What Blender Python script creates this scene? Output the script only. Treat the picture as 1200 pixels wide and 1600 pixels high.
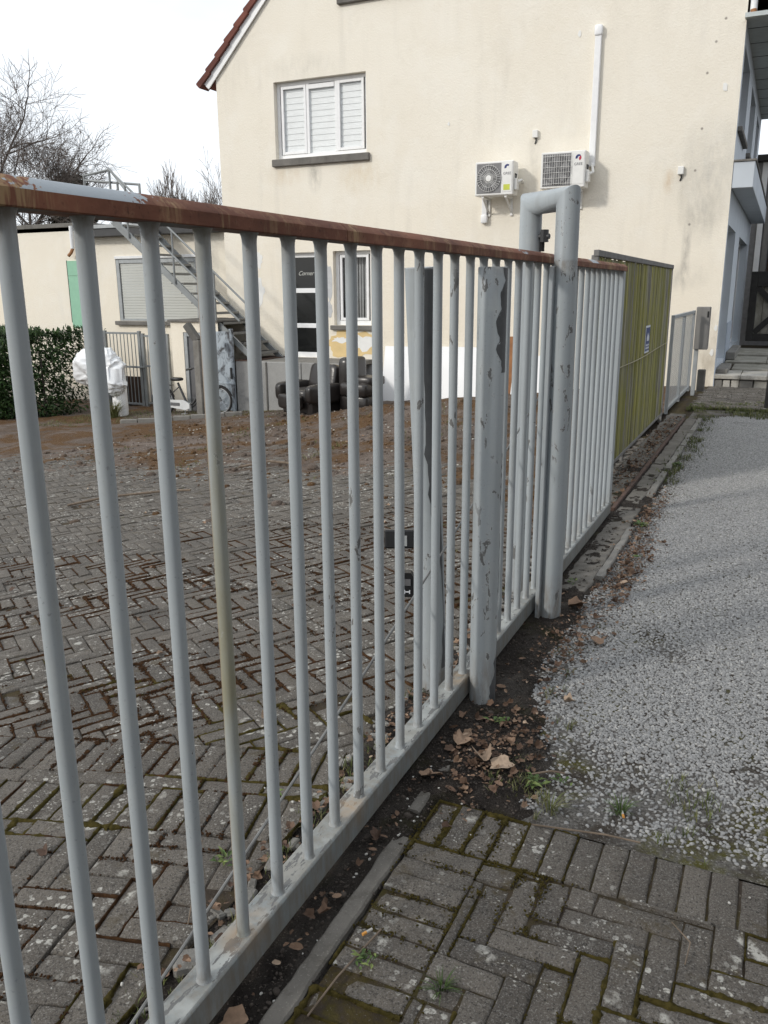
import bpy, bmesh, math, random
from math import sin, cos, pi, radians, sqrt, exp, atan2, floor
from mathutils import Vector, Matrix, noise
random.seed(11)
S = bpy.context.scene
for o in list(bpy.data.objects): bpy.data.objects.remove(o)

# ---------------------------------------------------------------- camera
EYE = 1.56
F_PX, PITCH, ROLL, YAW = 1310.6, 0.25778, -0.00654, 0.43556
_fw = Vector((-sin(YAW)*cos(PITCH), cos(YAW)*cos(PITCH), -sin(PITCH)))
_rt = Vector((cos(YAW), sin(YAW), 0)); _up = _rt.cross(_fw)
_r2 = cos(ROLL)*_rt + sin(ROLL)*_up; _u2 = -sin(ROLL)*_rt + cos(ROLL)*_up
cd = bpy.data.cameras.new('camera'); cam = bpy.data.objects.new('camera', cd)
S.collection.objects.link(cam)
cd.sensor_fit = 'VERTICAL'; cd.sensor_height = 36.0; cd.sensor_width = 27.0
cd.lens = 36.0*F_PX/1600.0; cd.clip_start = 0.05; cd.clip_end = 2000
mw = Matrix((( _r2.x, _u2.x, -_fw.x, 0), (_r2.y, _u2.y, -_fw.y, 0), (_r2.z, _u2.z, -_fw.z, EYE), (0, 0, 0, 1)))
cam.matrix_world = mw
S.camera = cam
def in_view(x, y, z, m=0.06):
    d = Vector((x, y, z-EYE)); c = d.dot(_fw)
    if c < 0.2: return False
    u = d.dot(_r2)/c*F_PX/1200; v = d.dot(_u2)/c*F_PX/1600
    return abs(u) < .5+m and abs(v) < .5+m

# ---------------------------------------------------------------- sky, sun, exposure
SUN_TO = Vector((0.30, 0.40, -0.265)).normalized()
w = bpy.data.worlds.new('World'); S.world = w; w.use_nodes = True
nt = w.node_tree; nt.nodes.clear()
sky = nt.nodes.new('ShaderNodeTexSky'); sky.sky_type = 'NISHITA'; sky.sun_disc = False
sky.sun_elevation = math.asin(-SUN_TO.z); sky.sun_rotation = atan2(-SUN_TO.x, -SUN_TO.y)
sky.air_density = 1.2; sky.dust_density = 4.0
tc = nt.nodes.new('ShaderNodeTexCoord')
cl = nt.nodes.new('ShaderNodeTexNoise'); cl.inputs['Scale'].default_value = 2.2; cl.inputs['Detail'].default_value = 5
mp = nt.nodes.new('ShaderNodeMapping'); mp.inputs['Scale'].default_value = (1, 1, 2.2)
rm = nt.nodes.new('ShaderNodeMapRange'); rm.inputs[1].default_value = .25; rm.inputs[2].default_value = .65
rm.inputs[3].default_value = .78; rm.inputs[4].default_value = .97
mx = nt.nodes.new('ShaderNodeMix'); mx.data_type = 'RGBA'; cr = nt.nodes.new('ShaderNodeValToRGB'); cr.color_ramp.elements[0].color = (9.0, 9.7, 10.5, 1); cr.color_ramp.elements[0].position = .3; cr.color_ramp.elements[1].color = (12.2, 12.5, 12.8, 1); cr.color_ramp.elements[1].position = .68
bg = nt.nodes.new('ShaderNodeBackground'); bg.inputs[1].default_value = 0.1
wo = nt.nodes.new('ShaderNodeOutputWorld')
L = nt.links.new
L(tc.outputs['Generated'], mp.inputs[0]); L(mp.outputs[0], cl.inputs['Vector']); L(cl.outputs[0], rm.inputs[0])
L(cl.outputs[0], cr.inputs[0]); L(cr.outputs[0], mx.inputs[7]); L(rm.outputs[0], mx.inputs[0]); L(sky.outputs[0], mx.inputs[6]); L(mx.outputs[2], bg.inputs[0]); L(bg.outputs[0], wo.inputs[0])
sl = bpy.data.lights.new('sun', 'SUN'); sl.energy = 1.55; sl.angle = radians(6.0); sl.color = (1, .95, .87)
sun = bpy.data.objects.new('sun', sl); S.collection.objects.link(sun)
sun.rotation_mode = 'QUATERNION'; sun.rotation_quaternion = SUN_TO.to_track_quat('-Z', 'Y'); sun.location = (-6, -8, 12)
vs = S.view_settings; vs.view_transform = 'Standard'; vs.look = 'None'; vs.exposure = 0.18; vs.gamma = 1.0; vs.use_curve_mapping = False

# ---------------------------------------------------------------- helpers
ORG = {}
def tag(o, label=None, cat=None, group=None, kind=None):
    if label: o['label'] = label
    if cat: o['category'] = cat
    if group: o['group'] = group
    if kind: o['kind'] = kind
    return o
def thing(name, label, cat, loc=(0, 0, 0), group=None):
    o = bpy.data.objects.new(name, None); S.collection.objects.link(o); o.location = loc
    o.empty_display_size = .1
    ORG[o] = Vector(loc); return tag(o, label, cat, group)
def copy_tree(o, parent=None):
    c = o.copy(); S.collection.objects.link(c); ORG[c] = ORG.get(o, Vector())
    if parent: c.parent = parent
    for ch in [x for x in bpy.data.objects if x.parent == o and x != c]: copy_tree(ch, c)
    return c
class MB:
    def __init__(s): s.v = []; s.f = []
    def add(s, V, F):
        b = len(s.v); s.v += [tuple(x) for x in V]; s.f += [tuple(i+b for i in q) for q in F]; return s
    def box(s, x0, x1, y0, y1, z0, z1, M=None):
        V = [Vector((x, y, z)) for x in (x0, x1) for y in (y0, y1) for z in (z0, z1)]
        if M: V = [M @ p for p in V]
        return s.add(V, [(0,1,3,2),(4,6,7,5),(0,4,5,1),(2,3,7,6),(0,2,6,4),(1,5,7,3)])
    def cbox(s, x0, x1, y0, y1, z0, z1, c=.003, M=None):
        X, Y, Z = (x0, x1), (y0, y1), (z0, z1); V = []; idx = {}
        for i in (0,1):
            for j in (0,1):
                for k in (0,1):
                    p = (X[i], Y[j], Z[k]); sg = (1-2*i, 1-2*j, 1-2*k)
                    for a in range(3):
                        q = [p[t]+(sg[t]*c if t != a else 0) for t in range(3)]
                        idx[(i,j,k,a)] = len(V); V.append(Vector(q))
        F = []
        for a in range(3):
            b, d = [(1,2),(0,2),(0,1)][a]
            for e in (0,1):
                def K(p, q):
                    t = [0,0,0]; t[a] = e; t[b] = p; t[d] = q; return idx[(*t, a)]
                F.append((K(0,0), K(1,0), K(1,1), K(0,1)))
            for p in (0,1):
                for q in (0,1):
                    t0 = [0,0,0]; t0[b] = p; t0[d] = q; t1 = list(t0); t0[a] = 0; t1[a] = 1
                    F.append((idx[(*t0,b)], idx[(*t0,d)], idx[(*t1,d)], idx[(*t1,b)]))
        for i in (0,1):
            for j in (0,1):
                for k in (0,1): F.append((idx[(i,j,k,0)], idx[(i,j,k,1)], idx[(i,j,k,2)]))
        if M: V = [M @ p for p in V]
        return s.add(V, F)
    def tube(s, pts, r, n=8, caps=True, closed=False):
        P = [Vector(p) for p in pts]; m = len(P); R = r if callable(r) else None
        V = []; up = None
        for i, p in enumerate(P):
            a = P[i]-P[i-1] if (i > 0 or closed) else P[1]-P[0]
            b = P[(i+1) % m]-P[i] if (i < m-1 or closed) else P[-1]-P[-2]
            a.normalize(); b.normalize(); t = (a+b)
            if t.length < 1e-6: t = a
            t.normalize(); sc = 1/max(.35, a.dot(t))
            if up is None:
                up = Vector((0, 0, 1)) if abs(t.z) < .9 else Vector((0, 1, 0))
                up = (up - a*up.dot(a)).normalized()
            u0 = (up - a*up.dot(a)).normalized(); w0 = a.cross(u0)
            rr = R(i/(m-1)) if R else r
            for k in range(n):
                q = (u0*cos(2*pi*k/n)+w0*sin(2*pi*k/n))*rr
                # slide along the incoming direction onto the mitre plane
                q = q - a*(q.dot(t)/max(.3, a.dot(t)))
                V.append(p+q)
            up = (u0 - b*u0.dot(b)).normalized() if (u0 - b*u0.dot(b)).length > 1e-5 else u0
        F = []
        for i in range(m if closed else m-1):
            j = (i+1) % m
            for k in range(n):
                k2 = (k+1) % n; F.append((i*n+k, i*n+k2, j*n+k2, j*n+k))
        if caps and not closed: F.append(tuple(range(n-1, -1, -1))); F.append(tuple((m-1)*n+k for k in range(n)))
        return s.add(V, F)
    def lathe(s, prof, n=16, c=(0, 0), M=None, caps=True):
        V = []; F = []
        for r, z in prof:
            for k in range(n): V.append(Vector((c[0]+r*cos(2*pi*k/n), c[1]+r*sin(2*pi*k/n), z)))
        for i in range(len(prof)-1):
            for k in range(n):
                k2 = (k+1) % n; F.append((i*n+k, i*n+k2, (i+1)*n+k2, (i+1)*n+k))
        if caps: F.append(tuple(range(n-1, -1, -1))); F.append(tuple((len(prof)-1)*n+k for k in range(n)))
        if M: V = [M @ p for p in V]
        return s.add(V, F)
    def prism(s, poly, d0, d1, axis='y', M=None):
        """poly: 2-D outline extruded along axis between d0 and d1"""
        n = len(poly)
        def mk(a, b, d): return Vector((a, d, b)) if axis == 'y' else (Vector((d, a, b)) if axis == 'x' else Vector((a, b, d)))
        V = [mk(a, b, d0) for a, b in poly]+[mk(a, b, d1) for a, b in poly]
        if M: V = [M @ p for p in V]
        F = [tuple(range(n-1, -1, -1)), tuple(range(n, 2*n))]+[(i, (i+1) % n, n+(i+1) % n, n+i) for i in range(n)]
        return s.add(V, F)
    def pillow(s, c, size, e=.45, M=None, n=16, m=10):
        c = Vector(c); V = []; F = []
        sp = lambda v, p: math.copysign(abs(v)**p, v)
        for j in range(m+1):
            ph = -pi/2+pi*j/m
            for i in range(n):
                th = 2*pi*i/n
                q = Vector((size[0]/2*sp(cos(ph), e)*sp(cos(th), e), size[1]/2*sp(cos(ph), e)*sp(sin(th), e), size[2]/2*sp(sin(ph), e)))
                V.append(c+((M @ q) if M else q))
        for j in range(m):
            for i in range(n): F.append((j*n+i, j*n+(i+1) % n, (j+1)*n+(i+1) % n, (j+1)*n+i))
        return s.add(V, F)
    def mesh(s, name, org=Vector(), smooth=False, recalc=True, ang=40):
        me = bpy.data.meshes.new(name)
        me.from_pydata([(x-org.x, y-org.y, z-org.z) for x, y, z in s.v], [], s.f)
        if recalc:
            bm = bmesh.new(); bm.from_mesh(me); bmesh.ops.recalc_face_normals(bm, faces=bm.faces); bm.to_mesh(me); bm.free()
        if smooth:
            me.polygons.foreach_set('use_smooth', [True]*len(me.polygons))
            if ang < 180: me.set_sharp_from_angle(angle=radians(ang))
        me.update(); return me
    def build(s, name, mat, parent=None, smooth=False, recalc=True, ang=40, kind=None, loc=None):
        org = ORG.get(parent, Vector()) if parent else (Vector(loc) if loc else Vector())
        me = s.mesh(name, org, smooth, recalc, ang)
        o = bpy.data.objects.new(name, me); S.collection.objects.link(o)
        if mat: me.materials.append(mat)
        if parent: o.parent = parent
        elif loc: o.location = loc
        ORG[o] = org
        if kind: o['kind'] = kind
        return o
def place(name, me, parent, loc, M=None):
    o = bpy.data.objects.new(name, me); S.collection.objects.link(o)
    o.parent = parent; o.location = Vector(loc)-ORG.get(parent, Vector())
    if M: o.rotation_euler = M.to_euler()
    return o
def rotz(a): return Matrix.Rotation(a, 3, 'Z')
def at(c, R): return Matrix.Translation(Vector(c)) @ R.to_4x4()
def fbm(x, y, z=0., o=4): return noise.fractal(Vector((x, y, z)), 1.0, 2.0, o)
def text_mesh(name, body, size, M, mat, parent, shear=0, ext=.0006):
    cu = bpy.data.curves.new(name, 'FONT'); cu.body = body; cu.size = size; cu.extrude = ext; cu.align_x = 'CENTER'; cu.align_y = 'CENTER'; cu.shear = shear
    t = bpy.data.objects.new(name+'_tmp', cu); S.collection.objects.link(t)
    dg = bpy.context.evaluated_depsgraph_get(); me = bpy.data.meshes.new_from_object(t.evaluated_get(dg))
    bpy.data.objects.remove(t); bpy.data.curves.remove(cu)
    me.transform(Matrix.Translation(-ORG.get(parent, Vector())) @ M); me.materials.clear(); me.materials.append(mat); me.name = name
    o = bpy.data.objects.new(name, me); S.collection.objects.link(o); o.parent = parent; ORG[o] = ORG.get(parent, Vector()); return o
WALLTXT = Matrix(((1, 0, 0, 0), (0, 0, -1, 0), (0, 1, 0, 0), (0, 0, 0, 1)))   # text in XZ, facing -Y

# ---------------------------------------------------------------- materials
class G:
    def __init__(s, name):
        s.m = bpy.data.materials.new(name); s.m.use_nodes = True; s.t = s.m.node_tree; s.t.nodes.clear()
    def n(s, ty, props=None, **k):
        nd = s.t.nodes.new('ShaderNode'+ty)
        for a, b in (props or {}).items(): setattr(nd, a, b)
        for a, b in k.items():
            if a[0] == 'i' and a[1:].isdigit(): sk = nd.inputs[int(a[1:])]
            else: sk = nd.inputs[a.replace('_', ' ')]
            s.set(sk, b)
        return nd
    def set(s, sk, b):
        if isinstance(b, bpy.types.NodeSocket): s.t.links.new(b, sk)
        elif isinstance(b, (tuple, list)) and len(b) == 3 and sk.type == 'RGBA': sk.default_value = (*b, 1)
        elif isinstance(b, (int, float)) and sk.type == 'RGBA': sk.default_value = (b, b, b, 1)
        else: sk.default_value = b
    def pos(s): return s.n('NewGeometry').outputs['Position']
    def nor(s): return s.n('NewGeometry').outputs['Normal']
    def xyz(s, v): return s.n('SeparateXYZ', i0=v).outputs
    def sv(s, v, sc): return s.n('VectorMath', {'operation': 'MULTIPLY'}, i0=v, i1=sc).outputs[0]
    def noise(s, sc, det=4, rough=.55, vec=None, dist=0.):
        return s.n('TexNoise', Vector=vec if vec else s.pos(), Scale=sc, Detail=det, Roughness=rough, Distortion=dist).outputs['Fac']
    def vor(s, sc, vec=None, feat='F1', out='Distance', rnd=1.):
        return s.n('TexVoronoi', {'feature': feat}, Vector=vec if vec else s.pos(), Scale=sc, Randomness=rnd).outputs[out]
    def math(s, op, a, b=0., clamp=False):
        return s.n('Math', {'operation': op, 'use_clamp': clamp}, i0=a, i1=b).outputs[0]
    def mr(s, x, a, b, c=0., d=1.): return s.n('MapRange', {'clamp': True}, i0=x, i1=a, i2=b, i3=c, i4=d).outputs[0]
    def ramp(s, x, st):
        nd = s.n('ValToRGB', i0=x); e = nd.color_ramp.elements
        while len(e) < len(st): e.new(.5)
        for q, (p, c) in zip(e, st): q.position = p; q.color = (*c, 1) if len(c) == 3 else c
        return nd.outputs[0]
    def mix(s, f, a, b, bl='MIX'):
        nd = s.n('Mix', {'data_type': 'RGBA', 'blend_type': bl}); s.set(nd.inputs[0], f); s.set(nd.inputs[6], a); s.set(nd.inputs[7], b); return nd.outputs[2]
    def bump(s, h, st=.3, d=.01, nrm=None):
        k = dict(Height=h, Strength=st, Distance=d)
        if nrm: k['Normal'] = nrm
        return s.n('Bump', **k).outputs[0]
    def orand(s): return s.n('ObjectInfo').outputs['Random']
    def attr(s, a): return s.n('Attribute', {'attribute_name': a}).outputs['Fac']
    def near(s, p, r0, r1, sc=(1, 1, 1)):
        """1 near a point, 0 beyond r1 (world metres)"""
        v = s.n('VectorMath', {'operation': 'SUBTRACT'}, i0=s.pos(), i1=tuple(p)).outputs[0]
        v = s.sv(v, sc); l = s.n('VectorMath', {'operation': 'LENGTH'}, i0=v).outputs['Value']
        return s.mr(l, r0, r1, 1, 0)
    def done(s, col, rough=.8, metal=0., nrm=None, spec=.5, **k):
        b = s.n('BsdfPrincipled'); s.set(b.inputs['Base Color'], col); s.set(b.inputs['Roughness'], rough); s.set(b.inputs['Metallic'], metal)
        s.set(b.inputs['Specular IOR Level'], spec)
        if nrm: s.set(b.inputs['Normal'], nrm)
        for a, q in k.items(): s.set(b.inputs[a.replace('_', ' ')], q)
        o = s.n('OutputMaterial'); s.t.links.new(b.outputs[0], o.inputs[0]); s.b = b; return s.m
MAT = {}
def plain(name, col, rough=.7, metal=0., var=.12, sc=9., bump=.15, bsc=60., spec=.4, obj=False):
    g = G(name); n = g.noise(sc, 5); c = g.mix(g.mr(n, .25, .75), tuple(x*(1-var) for x in col), tuple(min(1, x*(1+var)) for x in col))
    if obj: c = g.mix(1., c, g.ramp(g.orand(), [(0, (.7, .7, .7)), (1, (1.2, 1.2, 1.2))]), 'MULTIPLY')
    MAT[name] = g.done(c, rough, metal, g.bump(g.noise(bsc, 4), bump, .005), spec); return MAT[name]

def paint_mat(name, col=(.345, .378, .398), chip_lo=.65, tint=None, top_wear=0.):
    g = G(name); P = g.pos(); ps = g.sv(P, (1, 1, .38)); X, Y, Z = g.xyz(P)
    base = g.mix(g.noise(3.3, 5, vec=g.sv(P, (1, 1, .5))), tuple(x*.88 for x in col), tuple(x*1.08 for x in col))
    # thin dirt streaks running down and speckle
    st = g.mr(g.noise(26, 4, vec=g.sv(P, (1, 1, .06))), .52, .8); base = g.mix(g.math('MULTIPLY', st, .35), base, (.20, .195, .17))
    base = g.mix(g.math('MULTIPLY', g.mr(g.noise(75, 3, vec=g.sv(P, (1, 1, .03))), .3, .7), .22), base, tuple(x*.72 for x in col)); base = g.mix(g.math('MULTIPLY', g.mr(g.noise(11, 6, .7), .52, .72), .35), base, (.40, .42, .41))
    sp = g.math('MULTIPLY', g.mr(g.noise(130, 3), .62, .76), g.mr(g.noise(5, 3), .4, .7)); base = g.mix(g.math('MULTIPLY', sp, .7), base, (.10, .09, .08))
    if tint:
        base = g.mix(g.math('MULTIPLY', g.mr(g.noise(9, 5, vec=g.sv(P, (1, 1, .18))), .38, .62), .8), base, tint)
        base = g.mix(g.math('MULTIPLY', g.mr(g.xyz(g.nor())[0], -.35, -.75), g.mr(g.noise(6, 5, vec=g.sv(P, (1, 1, .3))), .4, .6)), base, (.22, .13, .055))
    ft = g.math('MAXIMUM', g.mr(Z, .24, .10), g.math('MULTIPLY', g.mr(Z, 1.60, 1.67), g.mr(Z, 1.69, 1.68))); base = g.mix(g.math('MULTIPLY', g.math('MULTIPLY', ft, g.mr(g.noise(38, 5, .7, vec=g.sv(P, (1, 1, .25))), .38, .62)), .6), base, (.17, .135, .10))
    region = g.noise(1.35, 3, vec=g.sv(P, (1.6, 1.6, .55)), dist=.3)
    nz = g.noise(27, 7, .66, vec=ps, dist=.5)
    chip = g.math('MULTIPLY', g.mr(nz, chip_lo, chip_lo+.012), g.mr(region, .50, .55))
    if top_wear:
        up = g.mr(g.xyz(g.nor())[2], .6, .9); nz2 = g.noise(34, 6, .65, vec=g.sv(P, (1.2, .35, 1)))
        chip = g.math('MAXIMUM', chip, g.math('MULTIPLY', up, g.mr(nz2, .56, .572)))
        base = g.mix(g.math('MULTIPLY', up, g.mr(g.noise(12, 4), .4, .6)), base, (.33, .345, .335))
        base = g.mix(g.math('MULTIPLY', up, g.mr(g.noise(5, 5), .45, .65, 0, .6)), base, (.20, .185, .155))
    edge = g.math('SUBTRACT', g.mr(nz, chip_lo-.014, chip_lo), g.mr(nz, chip_lo, chip_lo+.012), True)
    base = g.mix(g.math('MULTIPLY', g.math('MULTIPLY', edge, g.mr(region, .50, .55)), .6), base, (.55, .56, .55))
    cc = g.mix(g.noise(30, 4), (.10, .104, .108), (.17, .168, .16))
    c = g.mix(chip, base, cc)
    if top_wear:      # orange water stains at the feet of two bars
        for p in RUST_SPOTS:
            c = g.mix(g.math('MULTIPLY', g.math('MULTIPLY', g.near(p, .0, .075, (1.4, .8, 1)), g.mr(g.noise(24, 4), .3, .6)), .85), c, (.30, .19, .09))
    hgt = g.math('SUBTRACT', g.math('MULTIPLY', g.noise(70, 3), .25), chip)
    MAT[name] = g.done(c, g.mix(chip, .55, .8), 0., g.bump(hgt, .35, .0016), .45); return MAT[name]
RUST_SPOTS = [(-1.0, 1.905, .11), (-1.0, 2.82, .11), (-1.0, 1.36, .11)]
paint_mat('grey_paint'); paint_mat('grey_paint_worn', chip_lo=.60); paint_mat('rail_paint', col=(.235, .262, .268), chip_lo=.66, top_wear=1)
paint_mat('algae_paint', tint=(.235, .215, .125), chip_lo=.66)
def rusty_rail():
    g = G('rusty_paint'); P = g.pos(); X, Y, Z = g.xyz(P); N = g.xyz(g.nor())
    c = g.mix(g.mr(g.noise(8, 6, .65, vec=g.sv(P, (1, .4, 1))), .3, .7), (.10, .040, .026), (.25, .105, .064))
    c = g.mix(g.math('MULTIPLY', g.mr(g.noise(13, 6, .7), .52, .66), .6), c, (.30, .17, .10)); c = g.mix(g.mr(g.noise(70, 4, .7), .58, .74), c, (.045, .022, .016))
    yl = g.math('MULTIPLY', g.mr(g.noise(9, 4, vec=g.sv(P, (.5, 1, .3))), .50, .66), g.mr(g.noise(120, 2, vec=g.sv(P, (1, 1, .12))), .42, .6))
    c = g.mix(g.math('MULTIPLY', yl, .7), c, (.38, .27, .145))
    # paint left on the rounded top near the open end, flaking to rust
    a = g.math('ADD', Y, g.math('MULTIPLY', g.math('SUBTRACT', g.noise(34, 6, .7), .5), .34))
    band = g.math('MULTIPLY', g.mr(a, 1.155, 1.16, 1, 0), g.mr(a, .915, .92))
    pm = g.math('MULTIPLY', band, g.mr(N[2], .16, .22))
    pm = g.math('MAXIMUM', pm, g.math('MULTIPLY', g.mr(N[2], .25, .6), g.mr(g.noise(6, 5, vec=g.sv(P, (1, .5, 1))), .57, .6)))
    c = g.mix(pm, c, g.mix(g.noise(6, 4), (.29, .33, .37), (.36, .40, .43)))
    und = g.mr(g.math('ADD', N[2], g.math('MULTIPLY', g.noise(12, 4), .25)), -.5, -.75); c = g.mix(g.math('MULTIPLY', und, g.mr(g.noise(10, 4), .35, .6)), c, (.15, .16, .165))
    MAT['rusty_paint'] = g.done(c, g.mix(pm, .8, .45), 0., g.bump(g.noise(140, 4), .35, .0012), .25)
rusty_rail()
def stucco():
    g = G('stucco'); P = g.pos(); X, Y, Z = g.xyz(P)
    c = g.mix(g.mr(g.noise(.7, 5), .3, .7), (.795, .745, .645), (.835, .795, .705))
    c = g.mix(g.math('MULTIPLY', g.mr(g.noise(2.6, 6, .7, dist=.6), .55, .75), .35), c, (.70, .655, .56))
    warm = g.mr(Z, 3.6, 1.2); c = g.mix(g.math('MULTIPLY', warm, g.mr(g.noise(.5, 3), .3, .6, .2, .6)), c, (.83, .75, .615))
    def stain(c, p, r, sc, col, k, ns=7):
        m = g.math('MULTIPLY', g.near(p, 0, r, sc), g.mr(g.noise(ns, 5, .7, vec=g.sv(P, (1, 1, .35))), .33, .68)); return g.mix(g.math('MULTIPLY', m, k), c, col)
    gy = (.30, .29, .26)
    c = stain(c, (-8.28, 14.8, 3.72), .42, (2.4, 1, 1), gy, .9)
    c = stain(c, (-8.9, 14.8, 3.72), .5, (1, 1, 2), (.58, .43, .25), .5); c = stain(c, (-7.3, 14.8, 3.65), .6, (1, 1, 1.3), (.62, .48, .28), .5)
    c = stain(c, (-8.5, 14.8, 5.55), .9, (1, 1, 3), (.52, .50, .44), .5)
    c = stain(c, (-1.25, 14.8, 3.35), .9, (1.4, 1, 1), (.40, .40, .38), .75, 3); c = stain(c, (-1.35, 14.8, 2.75), .6, (1.6, 1, 1), gy, .8, 4)
    c = stain(c, (-1.52, 14.8, 2.15), .75, (9, 1, 1), (.22, .21, .2), .9); c = stain(c, (-1.55, 14.8, 1.75), .5, (1, 1, 2), gy, .5)
    c = stain(c, (-4.08, 14.8, 3.55), .6, (4, 1, 1), (.45, .43, .38), .6); c = stain(c, (-1.86, 14.8, 3.2), .22, (2, 1, 1), (.55, .36, .17), .8)
    c = stain(c, (-1.65, 14.8, 3.0), .5, (4, 1, 1), (.5, .47, .4), .5); c = stain(c, (-2.9, 14.8, 2.95), .3, (1, 1, 2), (.5, .48, .43), .45)
    c = stain(c, (-1.0, 14.8, .75), .5, (1, 1, .8), (.48, .42, .35), .9, 5); c = stain(c, (-1.05, 14.8, .2), .5, (1, 1, .8), (.40, .35, .27), .9, 5)
    for p in [(-1.33, 5.15), (-1.42, 4.73), (-1.43, 3.95), (-1.48, 3.35), (-1.5, 2.55), (-1.22, 5.45), ]:
        c = g.mix(g.math('MULTIPLY', g.near((p[0], 14.8, p[1]), .010, .026), .8), c, (.20, .18, .16))
    rs = g.math('MULTIPLY', g.mr(g.noise(4.2, 5, .6, vec=g.sv(P, (1, 1, .10))), .50, .72), g.mr(g.noise(.6, 4), .42, .62)); c = g.mix(g.math('MULTIPLY', rs, .32), c, (.56, .53, .47))
    c = g.mix(g.math('MULTIPLY', g.mr(g.noise(1.5, 5, .65, dist=.3), .50, .64), .22), c, (.88, .86, .80))
    b = g.math('ADD', g.noise(110, 3, .6), g.math('MULTIPLY', g.noise(38, 4), 1.2))
    MAT['stucco'] = g.done(c, .92, 0., g.bump(b, .45, .012), .2)
stucco()
def brick_mat(name, obj):
    g = G(name); P = g.pos(); r = g.orand() if obj else g.attr('tone')
    c = g.mix(r, (.064, .057, .050), (.128, .114, .098))
    c = g.mix(g.math('MULTIPLY', g.mr(g.noise(5, 4), .45, .7), .6), c, (.115, .098, .080))
    c = g.mix(g.mr(g.noise(1.3, 3), .42, .6), c, g.mix(.5, c, (.12, .107, .092)))
    # exposed aggregate: dark and pale grains
    c = g.mix(g.math('MULTIPLY', g.mr(g.noise(210, 3, .7), .52, .66), .75), c, (.235, .225, .21)); c = g.mix(g.math('MULTIPLY', g.mr(g.noise(130, 4, .75), .47, .36), .85), c, (.020, .018, .017))
    # lichen rosettes
    pd = g.n('VectorMath', {'operation': 'ADD'}, i0=P, i1=g.sv(g.n('TexNoise', Vector=P, Scale=55., Detail=3.).outputs['Color'], (.02, .02, .02))).outputs[0]
    v = g.vor(34, pd); v2 = g.vor(85, pd); reg = g.noise(2.7, 4, .6); reg2 = g.noise(5.5, 3)
    l1 = g.math('MULTIPLY', g.mr(v, .30, .24), g.mr(reg, .49, .57)); l2 = g.math('MULTIPLY', g.mr(v2, .30, .22), g.mr(reg2, .46, .56))
    l2 = g.math('MULTIPLY', l2, g.mr(g.noise(14, 2), .45, .6)); lic = g.math('MAXIMUM', l1, l2); l3 = g.math('MULTIPLY', g.mr(g.vor(15, pd), .34, .26), g.mr(g.noise(3.7, 4, .6, vec=g.sv(P, (1, 1.1, 1))), .57, .63)); lic = g.math('MAXIMUM', lic, l3)
    lic = g.math('MULTIPLY', lic, g.mr(g.noise(150, 3), .30, .5)); up = g.mr(g.xyz(g.nor())[2], .6, .9)
    c = g.mix(g.math('MULTIPLY', g.math('MULTIPLY', lic, up), .85), c, g.mix(g.noise(8, 2), (.42, .42, .40), (.52, .50, .44)))
    c = g.mix(g.math('MULTIPLY', g.mr(g.noise(7, 5, .7), .58, .70), .75), c, (.062, .047, .022))
    b = g.math('ADD', g.noise(150, 4, .75), g.math('MULTIPLY', g.noise(26, 4), 1.5))
    MAT[name] = g.done(c, .9, 0., g.bump(b, .9, .005), .3)
brick_mat('brick', True); brick_mat('brick_field', False)
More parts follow.
